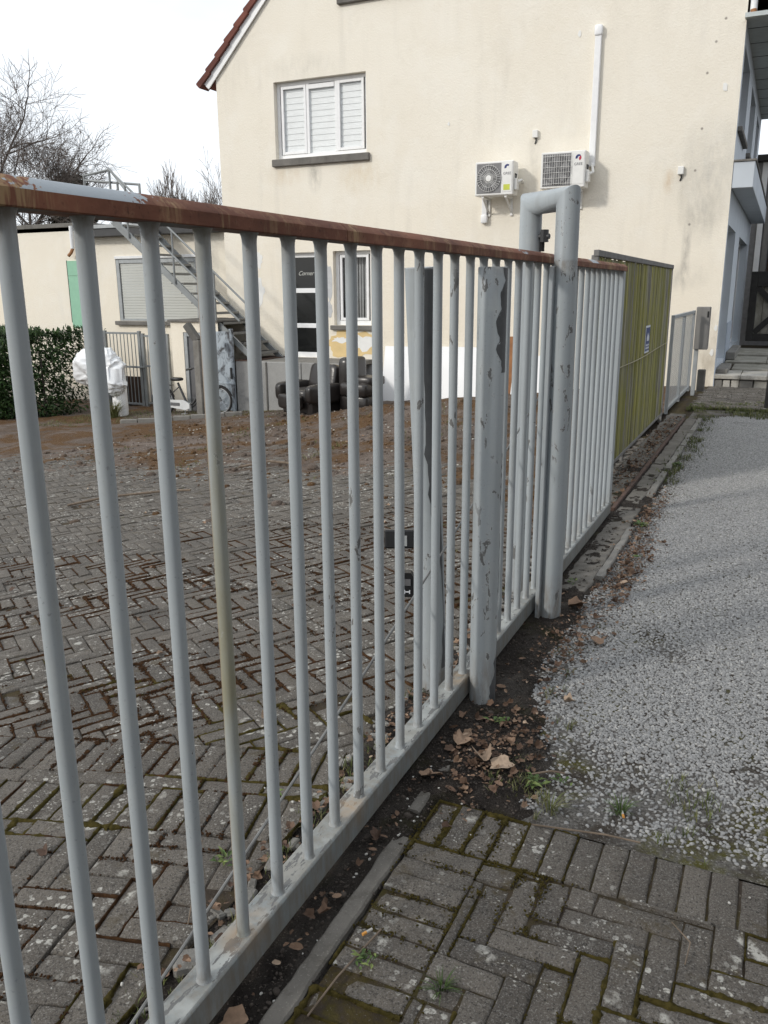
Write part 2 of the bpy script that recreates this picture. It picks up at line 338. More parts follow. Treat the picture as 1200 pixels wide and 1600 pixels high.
def ground_mat():
    g = G('ground'); P = g.pos()
    c = g.mix(g.mr(g.noise(7, 6, .7), .3, .7), (.030, .024, .019), (.065, .050, .038))
    mo = g.mr(g.noise(1.9, 4, dist=.5), .44, .56); c = g.mix(g.math('MULTIPLY', mo, g.mr(g.noise(40, 3), .3, .6)), c, g.mix(g.noise(5, 3), (.055, .032, .014), (.060, .058, .016)))
    c = g.mix(g.mr(g.noise(180, 2), .66, .74), c, (.2, .18, .15))
    MAT['ground'] = g.done(c, .95, 0., g.bump(g.noise(120, 5, .7), .8, .01), .2)
    g = G('yard_soil'); P = g.pos()
    c = g.mix(g.mr(g.noise(1.1, 6, .65), .35, .65), (.115, .088, .070), (.215, .175, .15))
    c = g.mix(g.mr(g.noise(.95, 5, .65, vec=g.sv(P, (1, 1, 1)), dist=.8), .46, .56), c, g.mix(g.noise(9, 4), (.115, .058, .030), (.15, .095, .045)))
    c = g.mix(g.math('MULTIPLY', g.mr(g.noise(6, 6, .7), .55, .7), .7), c, (.06, .042, .033))
    c = g.mix(g.mr(g.noise(75, 3), .63, .68), c, (.36, .33, .30)); c = g.mix(g.mr(g.noise(50, 3), .36, .30), c, (.035, .026, .02))
    MAT['yard_soil'] = g.done(c, .95, 0., g.bump(g.math('ADD', g.noise(45, 6, .75), g.noise(150, 3)), .9, .025), .15)
    g = G('dark_soil'); P = g.pos()
    c = g.mix(g.mr(g.noise(6, 6, .7), .3, .7), (.020, .016, .014), (.060, .050, .043))
    c = g.mix(g.mr(g.noise(2.2, 4), .5, .62), c, (.085, .075, .066)); c = g.mix(g.mr(g.noise(120, 3, .7), .58, .68), c, (.17, .15, .13)); c = g.mix(g.mr(g.noise(70, 4, .7), .42, .34), c, (.010, .008, .007))
    c = g.mix(g.math('MULTIPLY', g.mr(g.noise(3.1, 4), .56, .66), .6), c, (.052, .050, .018))
    MAT['dark_soil'] = g.done(c, .95, 0., g.bump(g.math('ADD', g.noise(70, 6, .8), g.noise(160, 4)), 1., .022), .2)
    g = G('gravel_stone'); r = g.orand(); c = g.ramp(r, [(0, (.20, .20, .20)), (.3, (.27, .272, .272)), (.8, (.345, .346, .345)), (.985, (.42, .415, .40)), (1, (.56, .55, .52))])
    c = g.mix(g.mr(g.noise(90, 4), .35, .65), g.mix(.25, c, (.10, .09, .08)), c)
    MAT['gravel_stone'] = g.done(c, .8, 0., g.bump(g.noise(400, 3), .4, .002), .35)
    g = G('gravel_bed'); P_ = g.pos(); c = g.mix(g.mr(g.noise(90, 4), .35, .65), (.075, .070, .064), (.18, .172, .162))
    c = g.mix(g.math('MULTIPLY', g.mr(g.noise(3.2, 4, .6, dist=.4), .50, .60), g.mr(g.noise(45, 3), .3, .55)), c, (.075, .070, .018)); c = g.mix(g.mr(g.noise(4.5, 5, .7, vec=g.sv(P_, (1, 1, 1))), .46, .60), c, g.mix(g.noise(50, 4), (.025, .020, .016), (.075, .064, .053))); c = g.mix(g.math('MULTIPLY', g.mr(g.noise(110, 3, .7), .56, .66), .8), c, (.27, .26, .245))
    MAT['gravel_bed'] = g.done(c, .95, 0., g.bump(g.noise(130, 4), 1., .012), .2)
ground_mat()
def concrete_mat(name, a, b, stain=(.10, .09, .075), k=.5, sc=3.):
    g = G(name); P = g.pos(); c = g.mix(g.mr(g.noise(sc, 6, .65), .3, .7), a, b)
    c = g.mix(g.math('MULTIPLY', g.mr(g.noise(sc*1.7, 6, .7, vec=g.sv(P, (1, 1, .5))), .5, .72), k), c, stain)
    c = g.mix(g.mr(g.noise(190, 2), .62, .72), c, tuple(x*1.35 for x in b))
    MAT[name] = g.done(c, .9, 0., g.bump(g.math('ADD', g.noise(130, 4), g.noise(22, 4)), .5, .006), .25)
concrete_mat('concrete', (.155, .15, .14), (.25, .24, .22)); concrete_mat('concrete_pale', (.34, .33, .30), (.48, .46, .42), (.16, .15, .11), .7)
concrete_mat('concrete_dark', (.085, .082, .076), (.15, .145, .135), (.05, .045, .038)); concrete_mat('concrete_panel', (.24, .24, .235), (.33, .33, .32), (.15, .145, .14), .4, 1.6)
concrete_mat('sill_stone', (.13, .125, .115), (.20, .19, .175), (.06, .055, .05)); concrete_mat('slab_stone', (.22, .21, .18), (.36, .35, .31), (.09, .085, .055), .8, 2.2)
concrete_mat('strip_concrete', (.10, .093, .083), (.18, .168, .15), (.045, .038, .028), .7, 5.)
plain('white_pvc', (.80, .81, .82), .35, var=.05, bump=.03); plain('white_board', (.82, .83, .84), .5, var=.05, sc=2., bump=.05); plain('blind', (.80, .83, .84), .6, var=.04)
plain('ac_white', (.76, .76, .74), .45, var=.06, bump=.04); plain('ac_dark', (.06, .06, .062), .5); plain('ac_fan', (.20, .20, .205), .5, var=.2); plain('ac_core', (.11, .11, .115), .6, var=.3, sc=30)
plain('logo_blue', (.02, .035, .15), .4); plain('logo_red', (.45, .03, .07), .4); plain('logo_grey', (.12, .12, .14), .4); plain('label_yellow', (.55, .60, .08), .5)
plain('steel_dark', (.055, .056, .058), .55, .3); plain('stair_steel', (.23, .245, .25), .5, .2, var=.2, sc=5); plain('tread', (.045, .043, .04), .75, var=.3, sc=4); plain('tread_nose', (.20, .20, .19), .6)
plain('tile', (.135, .045, .032), .8, var=.3, sc=4, obj=True); plain('green_board', (.27, .50, .36), .6, var=.06); plain('grey_door', (.12, .12, .125), .5); plain('shutter', (.50, .51, .48), .6, var=.04, sc=2)
plain('galv', (.34, .36, .37), .45, .4, var=.15); plain('bluegrey_wall', (.52, .565, .615), .75, var=.07, sc=2); plain('bluegrey_low', (.34, .385, .45), .75, var=.1); plain('soffit', (.50, .54, .54), .8, var=.1)
plain('dark_wood', (.030, .029, .028), .8, var=.3); plain('brown_wood', (.28, .13, .055), .7, var=.2); plain('old_wood', (.055, .035, .025), .85, var=.4, sc=6); plain('leather', (.022, .019, .018), .30, var=.3, sc=5, bump=.35, bsc=30, spec=.55)
plain('black_plastic', (.012, .012, .013), .4); plain('rubber', (.02, .02, .02), .75); plain('chrome', (.45, .46, .47), .3, .8); plain('bike_white', (.62, .63, .63), .35); plain('mark_white', (.72, .72, .70), .6)
plain('track_rust', (.075, .044, .033), .8, var=.45, sc=14, bump=.6, bsc=120); plain('rod_steel', (.19, .19, .185), .55, .4, var=.3, sc=20); plain('wire_dirty', (.33, .30, .20), .7)
plain('sign_blue', (.020, .045, .17), .4, var=.1); plain('sign_white', (.66, .68, .72), .5, var=.06); plain('patch_white', (.78, .78, .76), .9, var=.05); plain('patch_grey', (.50, .51, .52), .9); plain('patch_yellow', (.70, .53, .27), .9, var=.12, sc=5)
plain('sheet', (.78, .80, .82), .35, var=.04, bump=.4, bsc=14, spec=.6); plain('twig', (.15, .115, .085), .85, var=.35, sc=20); plain('bark', (.060, .052, .045), .9, var=.35, sc=6); plain('far_twig', (.13, .108, .095), .9, var=.2)
plain('stone_white', (.46, .45, .42), .8, obj=True); plain('filter_tip', (.55, .26, .06), .8); plain('curtain', (.30, .31, .31), .9, var=.2, sc=4); plain('interior', (.02, .02, .02), .9)
plain('glass_dark', (.012, .013, .013), .12, var=.1, bump=.0, spec=.5); plain('peeled_shaded', (.085, .089, .094), .6, var=.2, sc=14, bump=.3); plain('soil_crumb', (.055, .045, .038), .95, var=.5, sc=30, bump=.6); plain('brick_red', (.17, .15, .13), .9, var=.3, sc=8, bump=.5); plain('far_wall', (.25, .25, .26), .85, var=.2); plain('mesh_wire', (.24, .26, .27), .5, .3)
def weathered_blue():
    g = G('blue_metal'); P = g.pos(); c = g.mix(g.noise(3, 5), (.30, .35, .40), (.42, .47, .51))
    c = g.mix(g.mr(g.noise(4.5, 6, .7, vec=g.sv(P, (1, 1, .7)), dist=.8), .50, .64), c, (.055, .055, .06)); MAT['blue_metal'] = g.done(c, .6, .1, None, .4)
    g = G('mossy_slat'); P = g.pos(); X, Y, Z = g.xyz(P); r = g.orand()
    c = g.mix(r, (.18, .172, .145), (.31, .30, .25)); c = g.mix(g.mr(g.noise(60, 4, vec=g.sv(P, (1, 1, .05))), .5, .7), c, (.07, .06, .05))
    mo = g.math('MULTIPLY', g.mr(g.noise(1.5, 4, vec=g.sv(P, (1, 1.3, .45))), .34, .46), g.mr(g.noise(20, 4, vec=g.sv(P, (1, 1, .15))), .30, .55))
    c = g.mix(g.math('MULTIPLY', mo, .88), c, g.mix(r, (.19, .19, .045), (.33, .31, .085))); MAT['mossy_slat'] = g.done(c, .9, 0., g.bump(g.noise(120, 4, vec=g.sv(P, (1, 1, .1))), .5, .003), .2)
    g = G('grey_slat'); P = g.pos(); c = g.mix(g.noise(14, 5, vec=g.sv(P, (1, 1, .2))), (.13, .125, .12), (.27, .265, .255)); MAT['grey_slat'] = g.done(c, .9, 0., g.bump(g.noise(110, 4, vec=g.sv(P, (1, 1, .1))), .5, .003), .2)
    for nm, lo, hi, col in (('moss_green', (.040, .034, .010), (.095, .075, .022), 1), ('moss_brown', (.038, .020, .011), (.085, .045, .022), 1)):
        g = G(nm); c = g.mix(g.mr(g.noise(60, 4), .3, .7), lo, hi); MAT[nm] = g.done(c, 1., 0., g.bump(g.noise(380, 4, .8), 1., .006), .1)
    def leafmat(nm, st, rough=.6, tr=.25):
        g = G(nm); c = g.ramp(g.attr('tone'), st); c = g.mix(g.mr(g.noise(60, 3), .3, .7), g.mix(.35, c, (.02, .015, .01)), c)
        MAT[nm] = g.done(c, rough, 0., g.bump(g.noise(170, 3), .4, .002), .35)
    leafmat('dead_leaf', [(0, (.075, .045, .032)), (.45, (.17, .105, .070)), (.8, (.30, .20, .135)), (1, (.45, .34, .25))], .8)
    leafmat('weed', [(0, (.04, .075, .018)), (.6, (.085, .145, .035)), (1, (.20, .25, .075))]); leafmat('grass', [(0, (.06, .085, .025)), (.6, (.14, .16, .05)), (1, (.30, .27, .14))], .8)
    leafmat('hedge_leaf', [(0, (.016, .038, .011)), (.6, (.042, .092, .026)), (1, (.11, .185, .06))], .45); leafmat('ivy', [(0, (.012, .018, .008)), (1, (.04, .05, .02))], .6)
    g = G('pane_clear'); gl = g.n('BsdfGlossy', Roughness=.02); tr = g.n('BsdfTransparent'); fr = g.n('LayerWeight', Blend=.25); ms = g.n('MixShader')
    g.set(ms.inputs[0], g.math('ADD', g.math('MULTIPLY', fr.outputs[0], .5), .03, True)); g.t.links.new(tr.outputs[0], ms.inputs[1]); g.t.links.new(gl.outputs[0], ms.inputs[2]); o = g.n('OutputMaterial'); g.t.links.new(ms.outputs[0], o.inputs[0]); MAT['pane_clear'] = g.m
weathered_blue()
# ================================================================ SETTING: ground
def yz(x, y):
    d = max(0., -1.15-x); return -.95*(1-exp(-(d/7)**1.5))
def tone(me, vals):
    a = me.attributes.new('tone', 'FLOAT', 'POINT'); a.data.foreach_set('value', vals)
def grid(name, xs, ys, zf, mat, kind='structure', smooth=True):
    V = [(x, y, zf(x, y)) for y in ys for x in xs]; n = len(xs)
    F = [(j*n+i, j*n+i+1, (j+1)*n+i+1, (j+1)*n+i) for j in range(len(ys)-1) for i in range(n-1)]
    b = MB(); b.v = V; b.f = F; return b.build(name, MAT[mat], None, smooth, False, 180, kind)
def fr(a, b, st): return [a+(b-a)*i/max(1, round((b-a)/st)) for i in range(max(1, round((b-a)/st))+1)]
gx = [-400, -200, -100, -60, -40, -30, -24]+fr(-20, -1, .35)+[-.5, 0, 1, 2, 4, 8, 15, 30, 60, 120, 250, 500]
gy = [-200, -80, -30, -12, -6, -3]+fr(-2, 16, .4)+[18, 20, 24, 30, 40, 60, 100, 200, 400, 900]
grid('ground', gx, gy, lambda x, y: yz(x, y)-.06, 'ground')

# ---- bricks: convex outlines, chamfered, laid in herringbone and soldier courses
def clip(poly, nx, ny, c):                 # keep nx*x+ny*y <= c
    out = []
    for i in range(len(poly)):
        p, q = poly[i], poly[(i+1) % len(poly)]; a = nx*p[0]+ny*p[1]-c; b = nx*q[0]+ny*q[1]-c
        if a <= 0: out.append(p)
        if (a < 0 < b) or (b < 0 < a): t = a/(a-b); out.append((p[0]+t*(q[0]-p[0]), p[1]+t*(q[1]-p[1])))
    return out
def area(p): return abs(sum(p[i][0]*p[(i+1) % len(p)][1]-p[(i+1) % len(p)][0]*p[i][1] for i in range(len(p))))/2
def brick_geo(poly, rnd, h=.06, g=.0022, ch=.0052):
    """poly centred on 0: inset by joint half-width g, chamfered top"""
    pp = []
    for i in range(len(poly)):
        p, q = poly[i], poly[(i+1) % len(poly)]; m = max(1, int(round(sqrt((p[0]-q[0])**2+(p[1]-q[1])**2)/.045)))
        for k in range(m): pp.append((p[0]+(q[0]-p[0])*k/m, p[1]+(q[1]-p[1])*k/m))
    poly = pp; n = len(poly); V = []; F = []
    def ins(d, z, j):
        for i in range(n):
            p0, p, p1 = Vector(poly[i-1]), Vector(poly[i]), Vector(poly[(i+1) % n])
            a = (p-p0); b = (p1-p)
            if a.length < 1e-5 or b.length < 1e-5: V.append((p.x, p.y, z)); continue
            a.normalize(); b.normalize(); na = Vector((-a.y, a.x)); nb = Vector((-b.y, b.x)); m = na+nb
            if m.length < .2: m = na
            m.normalize(); q = p+m*(d/max(.45, m.dot(na)))
            V.append((q.x+rnd.uniform(-j, j), q.y+rnd.uniform(-j, j), z+rnd.uniform(-j, j)*.5))
    ins(g, -h, 0); ins(g, -ch*1.0, .0021); ins(g+ch*.6, -.0016, .0021); ins(g+ch*2.0, 0, .0013)
    for k in range(3):
        for i in range(n): F.append((k*n+i, k*n+(i+1) % n, (k+1)*n+(i+1) % n, (k+1)*n+i))
    F.append(tuple(3*n+i for i in range(n))); return V, F
def herring(x0, x1, y0, y1, wd=.0725, n=3):
    """axis-aligned 1:n herringbone rectangles covering the box"""
    out = []
    for i in range(int(x0/wd)-n-1, int(x1/wd)+2):
        for j in range(int(y0/wd)-n-1, int(y1/wd)+2):
            t = (i-j) % (2*n)
            if t == 0: out.append((i*wd, (i+n)*wd, j*wd, (j+1)*wd))
            elif t == 2*n-1: out.append((i*wd, (i+1)*wd, j*wd, (j+n)*wd))
    return out
RB = random.Random(5)
POOL = []
for k in range(9):
    V, F = brick_geo([(-.10875, -.03625), (.10875, -.03625), (.10875, .03625), (-.10875, .03625)], RB)
    b = MB(); b.add(V, F); me = b.mesh('brick', recalc=False, smooth=True, ang=50); me.materials.append(MAT['brick']); POOL.append(me)
MOSS_EDGES = []
def lay(parent, bricks, zf, amount, sink):
    """bricks: list of convex CCW world outlines. nearest `amount` become objects, the rest one stuff mesh"""
    items = []
    for poly in bricks:
        cx = sum(p[0] for p in poly)/len(poly); cy = sum(p[1] for p in poly)/len(poly)
        if not in_view(cx, cy, zf(cx, cy), .12): 
            if not in_view(cx, cy, zf(cx, cy), .8): continue
            items.append((99+cx*cx+cy*cy, cx, cy, poly)); continue
        items.append((cx*cx+cy*cy, cx, cy, poly))
    items.sort(key=lambda t: t[0]); V = []; F = []; T = []
    for k, (d, cx, cy, poly) in enumerate(items):
        z = zf(cx, cy)+RB.gauss(0, .0032)-sink(cx, cy); e = .1
        gx_ = (zf(cx+e, cy)-zf(cx-e, cy))/(2*e)+RB.gauss(0, .018); gy_ = (zf(cx, cy+e)-zf(cx, cy-e))/(2*e)+RB.gauss(0, .018)
        loc = [(p[0]-cx, p[1]-cy) for p in poly]
        if k < amount:
            ed = [(Vector(loc[(i+1) % len(loc)])-Vector(loc[i])).length for i in range(len(loc))]
            if len(loc) == 4 and abs(max(ed)-.2175) < .002 and abs(min(ed)-.0725) < .002:
                me = RB.choice(POOL); i = ed.index(max(ed)); dv = Vector(loc[(i+1) % 4])-Vector(loc[i]); th = atan2(dv.y, dv.x)+(pi if RB.random() < .5 else 0)
            else:
                b = MB(); b.add(*brick_geo(loc, RB)); me = b.mesh('brick', recalc=False, smooth=True, ang=50); me.materials.append(MAT['brick']); th = 0
            o = bpy.data.objects.new('brick', me); S.collection.objects.link(o); o.parent = parent
            nrm = Vector((-gx_, -gy_, 1)).normalized(); q = Vector((0, 0, 1)).rotation_difference(nrm).to_matrix() @ rotz(th)
            o.location = (cx, cy, z); o.rotation_euler = q.to_euler()
        else:
            v, f = brick_geo(loc, RB); b0 = len(V); t = RB.random()
            V += [(x+cx, y+cy, zz+z+gx_*x+gy_*y) for x, y, zz in v]; F += [tuple(i+b0 for i in q) for q in f]; T += [t]*len(v)
        for i in range(len(poly)):
            if d < 40 and RB.random() < .75: MOSS_EDGES.append((poly[i], poly[(i+1) % len(poly)], zf))
    if V:
        b = MB(); b.v = V; b.f = F; o = b.build('brick_field', MAT['brick_field'], None, True, False, 50, 'stuff'); o.parent = parent; tone(o.data, T)
# street apron
AX0, AX1, AY0, AY1 = -.83, 1.35, .45, 2.19
apron = grid('pavement', fr(AX0+.004, AX1, .2), fr(AY0, AY1-.004, .2), lambda x, y: -.0072, 'ground')
def rect(a, b, c, d): return [(a, c), (b, c), (b, d), (a, d)]
B = []
x = AX0
while x < AX1: B.append(rect(x, x+.0725, AY1-.2175, AY1)); x += .0735
y = AY1-.2175
while y > AY0: B.append(rect(AX0, AX0+.2175, y-.0725, y)); y -= .0735
for (a, b_, c, d) in herring(-1, 1.4, 0, 2.2):
    p = rect(a, b_, c, d)
    for q in ((-1, 0, -(AX0+.2185)), (1, 0, AX1), (0, 1, AY1-.2185), (0, -1, -AY0)): p = clip(p, *q) if len(p) > 2 else p
    if len(p) > 2 and area(p) > .0012: B.append(p)
apz = lambda x, y: .004*fbm(x*1.3, y*1.3, 3)
lay(apron, B, apz, 300, lambda x, y: .006*max(0, fbm(x*2, y*2, 9))+.010*max(0, (-.74-x)/.09))
# yard: main field at -35 deg, border courses at 13.5 deg
yard = grid('yard_pavement', fr(-11, -1.17, .15), fr(-.5, 9.5, .15), lambda x, y: yz(x, y)-.0100+.010*fbm(x*.8, y*.8, 5), 'ground')
def rotpts(p, a): return [(x*cos(a)-y*sin(a), x*sin(a)+y*cos(a)) for x, y in p]
A1, A2 = radians(-35), radians(13.5); V0 = 2.319; n2 = (-sin(A2), cos(A2))
B = []
def yard_edge(x, y): return -1.17-.05*fbm(y*2.3, 1.7)
def keep(p):
    for q in ((1, 0, -1.175),): p = clip(p, *q) if len(p) > 2 else p
    return p
for (a, b_, c, d) in herring(-13, 8, -10, 13):
    p = rotpts(rect(a, b_, c, d), A1); cx = sum(q[0] for q in p)/4; cy = sum(q[1] for q in p)/4
    if cx > -1.05 or cy < -.4 or cx < -11 or cy > 9.4: continue
    if not in_view(cx, cy, yz(cx, cy), .7): continue
    p = clip(p, -n2[0], -n2[1], -(V0+.2175)); p = keep(p)
    if len(p) > 2 and area(p) > .0009: B.append(p)
def band(u0, u1, v0, v1):
    p = keep(rotpts(rect(u0, u1, v0, v1), A2))
    if len(p) > 2 and area(p) > .0009: B.append(p)
for k in range(-60, 30):
    band(k*.0725, (k+1)*.0725, V0, V0+.2175); band(k*.0725+.03, (k+1)*.0725+.03, V0-.29, V0-.0725)
    if k % 3 == 0: band(k*.0725, (k+3)*.0725, V0-.0725, V0)
for (a, b_, c, d) in herring(-5, 2, -.5, 2.2):
    p = rotpts(rect(a, b_, c, d), A2); p = clip(p, n2[0], n2[1], V0-.29); p = keep(p) if len(p) > 2 else p
    if len(p) > 2 and area(p) > .0009: B.append(p)
ysh = lambda x, y: yz(x, y)+.010*fbm(x*.8, y*.8, 5)
def ysink(x, y): return .016*max(0, (x+1.27)/.12)+.004*max(0, fbm(x*2, y*2, 2))
lay(yard, B, ysh, 300, ysink)

# ---- soil, strips and track
def yard_soil_z(x, y):
    lim = 6.1+.16*(-x-2.5) + .55*fbm(x*.9, y*.9, 1.) + (.9 if x > -2.6 else 0)*(x+2.6)*-1.2
    t = max(-1., min(1., (y-lim)/1.9))
    z = yz(x, y)-.022+.030*t+.018*fbm(x*3.1, y*3.1, 4)+.010*fbm(x*8, y*8, 2)
    # heaps of dug earth in front of the white boards
    for (mx_, my_, h, sx, sy) in ((-4.5, 11.9, .13, 1.5, .7), (-5.9, 12.3, .09, 1.0, .6), (-3.1, 11.4, .16, .9, 1.0), (-3.0, 9.3, .04, 1., 1.4)):
        k = exp(-((x-mx_)/sx)**2-((y-my_)/sy)**2); z += k*h*(1+.5*fbm(x*3, y*3, 6))+k*.05*fbm(x*8, y*8, 3)
    return z
grid('yard_soil', fr(-15.5, -1.28, .055), fr(4.6, 15.0, .06), yard_soil_z, 'yard_soil')
def strip_z(x, y):
    e = -.6 if y > 2.25 else -.93
    z = .004+.010*fbm(x*6, y*6, 2)+.009*fbm(x*21, y*21, 7)
    if y < 2.3: z -= .022*max(0, min(1, (2.3-y)/.5))
    if y > 2.2: z += .006
    sx0 = -.64-.20*max(0, min(1, (y-2.6)/.5))+.03*fbm(y*5, x*5, 3.); z -= .03*max(0, min(1, (x-sx0)/.12)); z -= .05*max(0, min(1, (-1.19-x-.04*fbm(y*4, 2.))/.1))+max(0, -yz(x, y))
    return z
grid('soil_strip', fr(-1.36, -.50, .0125), fr(.3, 8.0, .016), lambda x, y: strip_z(x, y) if not (x > -.845 and y < 2.2) else -.03, 'dark_soil')
def slab(name, x0, x1, y0, y1, z0, z1, mat, jag=.006, step=.06, parent=None):
    """strip with a ragged outline and uneven top"""
    b = MB(); ys = fr(y0, y1, step); V = []; R = random.Random(int(abs(y0*97+x0*31)))
    for y in ys:
        a, c = x0+R.uniform(-jag, jag), x1+R.uniform(-jag, jag); t = z1+R.uniform(-.3, .3)*jag
        V += [(a, y, z0), (a, y, t-.006), (a+.006, y, t), (c-.006, y, t), (c, y, t-.006), (c, y, z0)]
    F = []
    for i in range(len(ys)-1):
        for k in range(5): F.append((i*6+k, i*6+k+1, (i+1)*6+k+1, (i+1)*6+k))
    F += [tuple(range(6)), tuple((len(ys)-1)*6+k for k in range(5, -1, -1))]; b.add(V, F); return b.build(name, MAT[mat], parent, True, True, 40)
def struct(o): o['kind'] = 'structure'; return o
struct(slab('kerb_strip', -.895, -.842, .4, 1.98, -.05, -.004, 'strip_concrete', .003, .04))
struct(slab('kerb_strip', -.905, -.862, 2.10, 2.42, -.05, .006, 'strip_concrete', .003, .04))
struct(slab('concrete_strip', -.955, -.80, 4.25, 6.15, -.05, .013, 'strip_concrete', .008)); struct(slab('kerb_strip', -.80, -.755, 4.5, 5.6, -.05, .022, 'concrete', .005))
struct(slab('concrete_strip', -.95, -.83, 6.3, 10.9, -.05, .014, 'strip_concrete', .008))
for a, c in ((6.6, 7.55), (7.7, 8.9), (8.95, 9.9), (9.95, 10.95)): struct(slab('kerb_strip', -.826, -.775, a, c, -.05, .02, 'concrete', .006))
struct(slab('concrete_strip', -1.20, -1.0, 6.2, 11.3, -.05, .012, 'strip_concrete', .02, .12))
tr = MB(); tr.cbox(-.992, -.962, 6.02, 10.85, .002, .034, .004); tag(tr.build('gate_track', MAT['track_rust'], None, False, loc=(-.977, 6, 0)), 'rusty ground rail running beyond the end of the gate', 'rail')
# gravel bed with a density mask, stones scattered over it
def gdens(x, y):
    e = -.84+.07*fbm(y*2.1, 3.)+.04*fbm(x*9, y*9, 5.)+.34*max(0, min(1, (3.0-y)/.65))+.05*max(0, min(1, (y-4.2)/1.))
    d = max(0., min(1., (x-e)/.26))**1.2; yb = 2.36+.10*fbm(x*3, 8.)+max(0, .12-.05*(x+.6))+.18*max(0, min(1, (-.2-x)/.35))
    d *= max(0., min(1., (y-yb)/.22)); d *= max(0., min(1., (11.5+.3*fbm(x*2, 1.)-y)/.35))
    d *= 1-.75*max(0, min(1, (fbm(x*1.6, y*1.6, 12)-.28)/.2))*(1 if y < 4 else .5)
    return d
gxs, gys = fr(-.95, .9, .05)+[1.2, 1.6, 2.2, 3], fr(2.2, 12, .05)
bed = grid('gravel_bed', gxs, gys, lambda x, y: .001-.012*(1-gdens(x, y))+.004*fbm(x*3, y*3), 'gravel_bed')
bed.data.attributes.new('dens', 'FLOAT', 'POINT').data.foreach_set('value', [max(gdens(x, y), .30*(1+1.6*fbm(x*5, y*5, 3.)) if (x > -.82 and 2.25 < y < 6) else 0) for y in gys for x in gxs])
def scatter(name, src, density, smin, smax, mat, seed, flat=.62, points=False):
    ng = bpy.data.node_groups.new(name, 'GeometryNodeTree'); ng.interface.new_socket('Geometry', in_out='INPUT', socket_type='NodeSocketGeometry'); ng.interface.new_socket('Geometry', in_out='OUTPUT', socket_type='NodeSocketGeometry')
    N = ng.nodes; K = ng.links.new; gi = N.new('NodeGroupInput'); go = N.new('NodeGroupOutput')
    at_ = N.new('GeometryNodeInputNamedAttribute'); at_.data_type = 'FLOAT'; at_.inputs[0].default_value = 'dens'
    dp = N.new('GeometryNodeDistributePointsOnFaces'); ml = N.new('ShaderNodeMath'); ml.operation = 'MULTIPLY'; ml.inputs[1].default_value = density; dp.inputs['Seed'].default_value = seed
    K(gi.outputs[0], dp.inputs['Mesh']); K(at_.outputs[0], ml.inputs[0]); K(ml.outputs[0], dp.inputs['Density'])
    jn = N.new('GeometryNodeGeometryToInstance')
    for k in range(4):
        ic = N.new('GeometryNodeMeshIcoSphere'); ic.inputs['Radius'].default_value = .5; ic.inputs['Subdivisions'].default_value = 2
        sp = N.new('GeometryNodeSetPosition'); nz = N.new('ShaderNodeTexNoise'); nz.inputs['Scale'].default_value = 1.7; ps = N.new('GeometryNodeInputPosition'); va = N.new('ShaderNodeVectorMath'); va.inputs[1].default_value = (k*7.3, k*3.1, k)
        K(ps.outputs[0], va.inputs[0]); K(va.outputs[0], nz.inputs['Vector']); sb = N.new('ShaderNodeVectorMath'); sb.operation = 'SUBTRACT'; sb.inputs[1].default_value = (.5, .5, .5); K(nz.outputs['Color'], sb.inputs[0])
        sc = N.new('ShaderNodeVectorMath'); sc.operation = 'SCALE'; sc.inputs['Scale'].default_value = .75; K(sb.outputs[0], sc.inputs[0]); K(ic.outputs[0], sp.inputs[0]); K(sc.outputs[0], sp.inputs['Offset'])
        ss = N.new('GeometryNodeSetShadeSmooth'); K(sp.outputs[0], ss.inputs[0]); sm = N.new('GeometryNodeSetMaterial'); sm.inputs['Material'].default_value = MAT[mat]; K(ss.outputs[0], sm.inputs[0]); K(sm.outputs[0], jn.inputs[0])
    ip = N.new('GeometryNodeInstanceOnPoints'); ip.inputs['Pick Instance'].default_value = True; K(dp.outputs['Points'], ip.inputs['Points']); K(jn.outputs[0], ip.inputs['Instance'])
    rr = N.new('FunctionNodeRandomValue'); rr.data_type = 'FLOAT_VECTOR'; rr.inputs[0].default_value = (-.5, -.5, 0); rr.inputs[1].default_value = (.5, .5, 6.28); K(rr.outputs[0], ip.inputs['Rotation'])
    rs = N.new('FunctionNodeRandomValue'); rs.data_type = 'FLOAT_VECTOR'; rs.inputs[0].default_value = (smin, smin*.8, smin*flat); rs.inputs[1].default_value = (smax, smax*.8, smax*flat); rs.inputs['Seed'].default_value = 3; K(rs.outputs[0], ip.inputs['Scale'])
    jo = N.new('GeometryNodeJoinGeometry'); K(ip.outputs[0], jo.inputs[0]); K(jo.outputs[0], go.inputs[0])
    if points: o = bpy.data.objects.new(name, src); p2 = N.new('GeometryNodeMeshToPoints'); K(gi.outputs[0], p2.inputs[0]); K(p2.outputs[0], ip.inputs['Points'])
    else: o = bpy.data.objects.new(name, src.data)
    S.collection.objects.link(o); md = o.modifiers.new('scatter', 'NODES'); md.node_group = ng; return o
tag(scatter('gravel', bed, 14000, .0085, .0185, 'gravel_stone', 2), 'pale grey gravel spread over the street verge', 'gravel', kind='stuff')
# far end of the verge: small dark pavers before the steps
slabs = grid('far_pavement', fr(-1.1, 2.2, .3), fr(12.1, 14.8, .3), lambda x, y: .006, 'ground')
b = MB(); R = random.Random(3); T = []
yy = 12.15
while yy < 14.75:
    xx = -1.05+R.uniform(0, .1)
    while xx < 1.2: b.cbox(xx, xx+.197, yy, yy+.062, -.02, .016+R.uniform(-.003, .003), .005); T += [R.random()]*24; xx += .205
    yy += .069
o = b.build('paver_field', MAT['brick_field'], None, False, False, kind='stuff'); o.parent = slabs; tone(o.data, T)
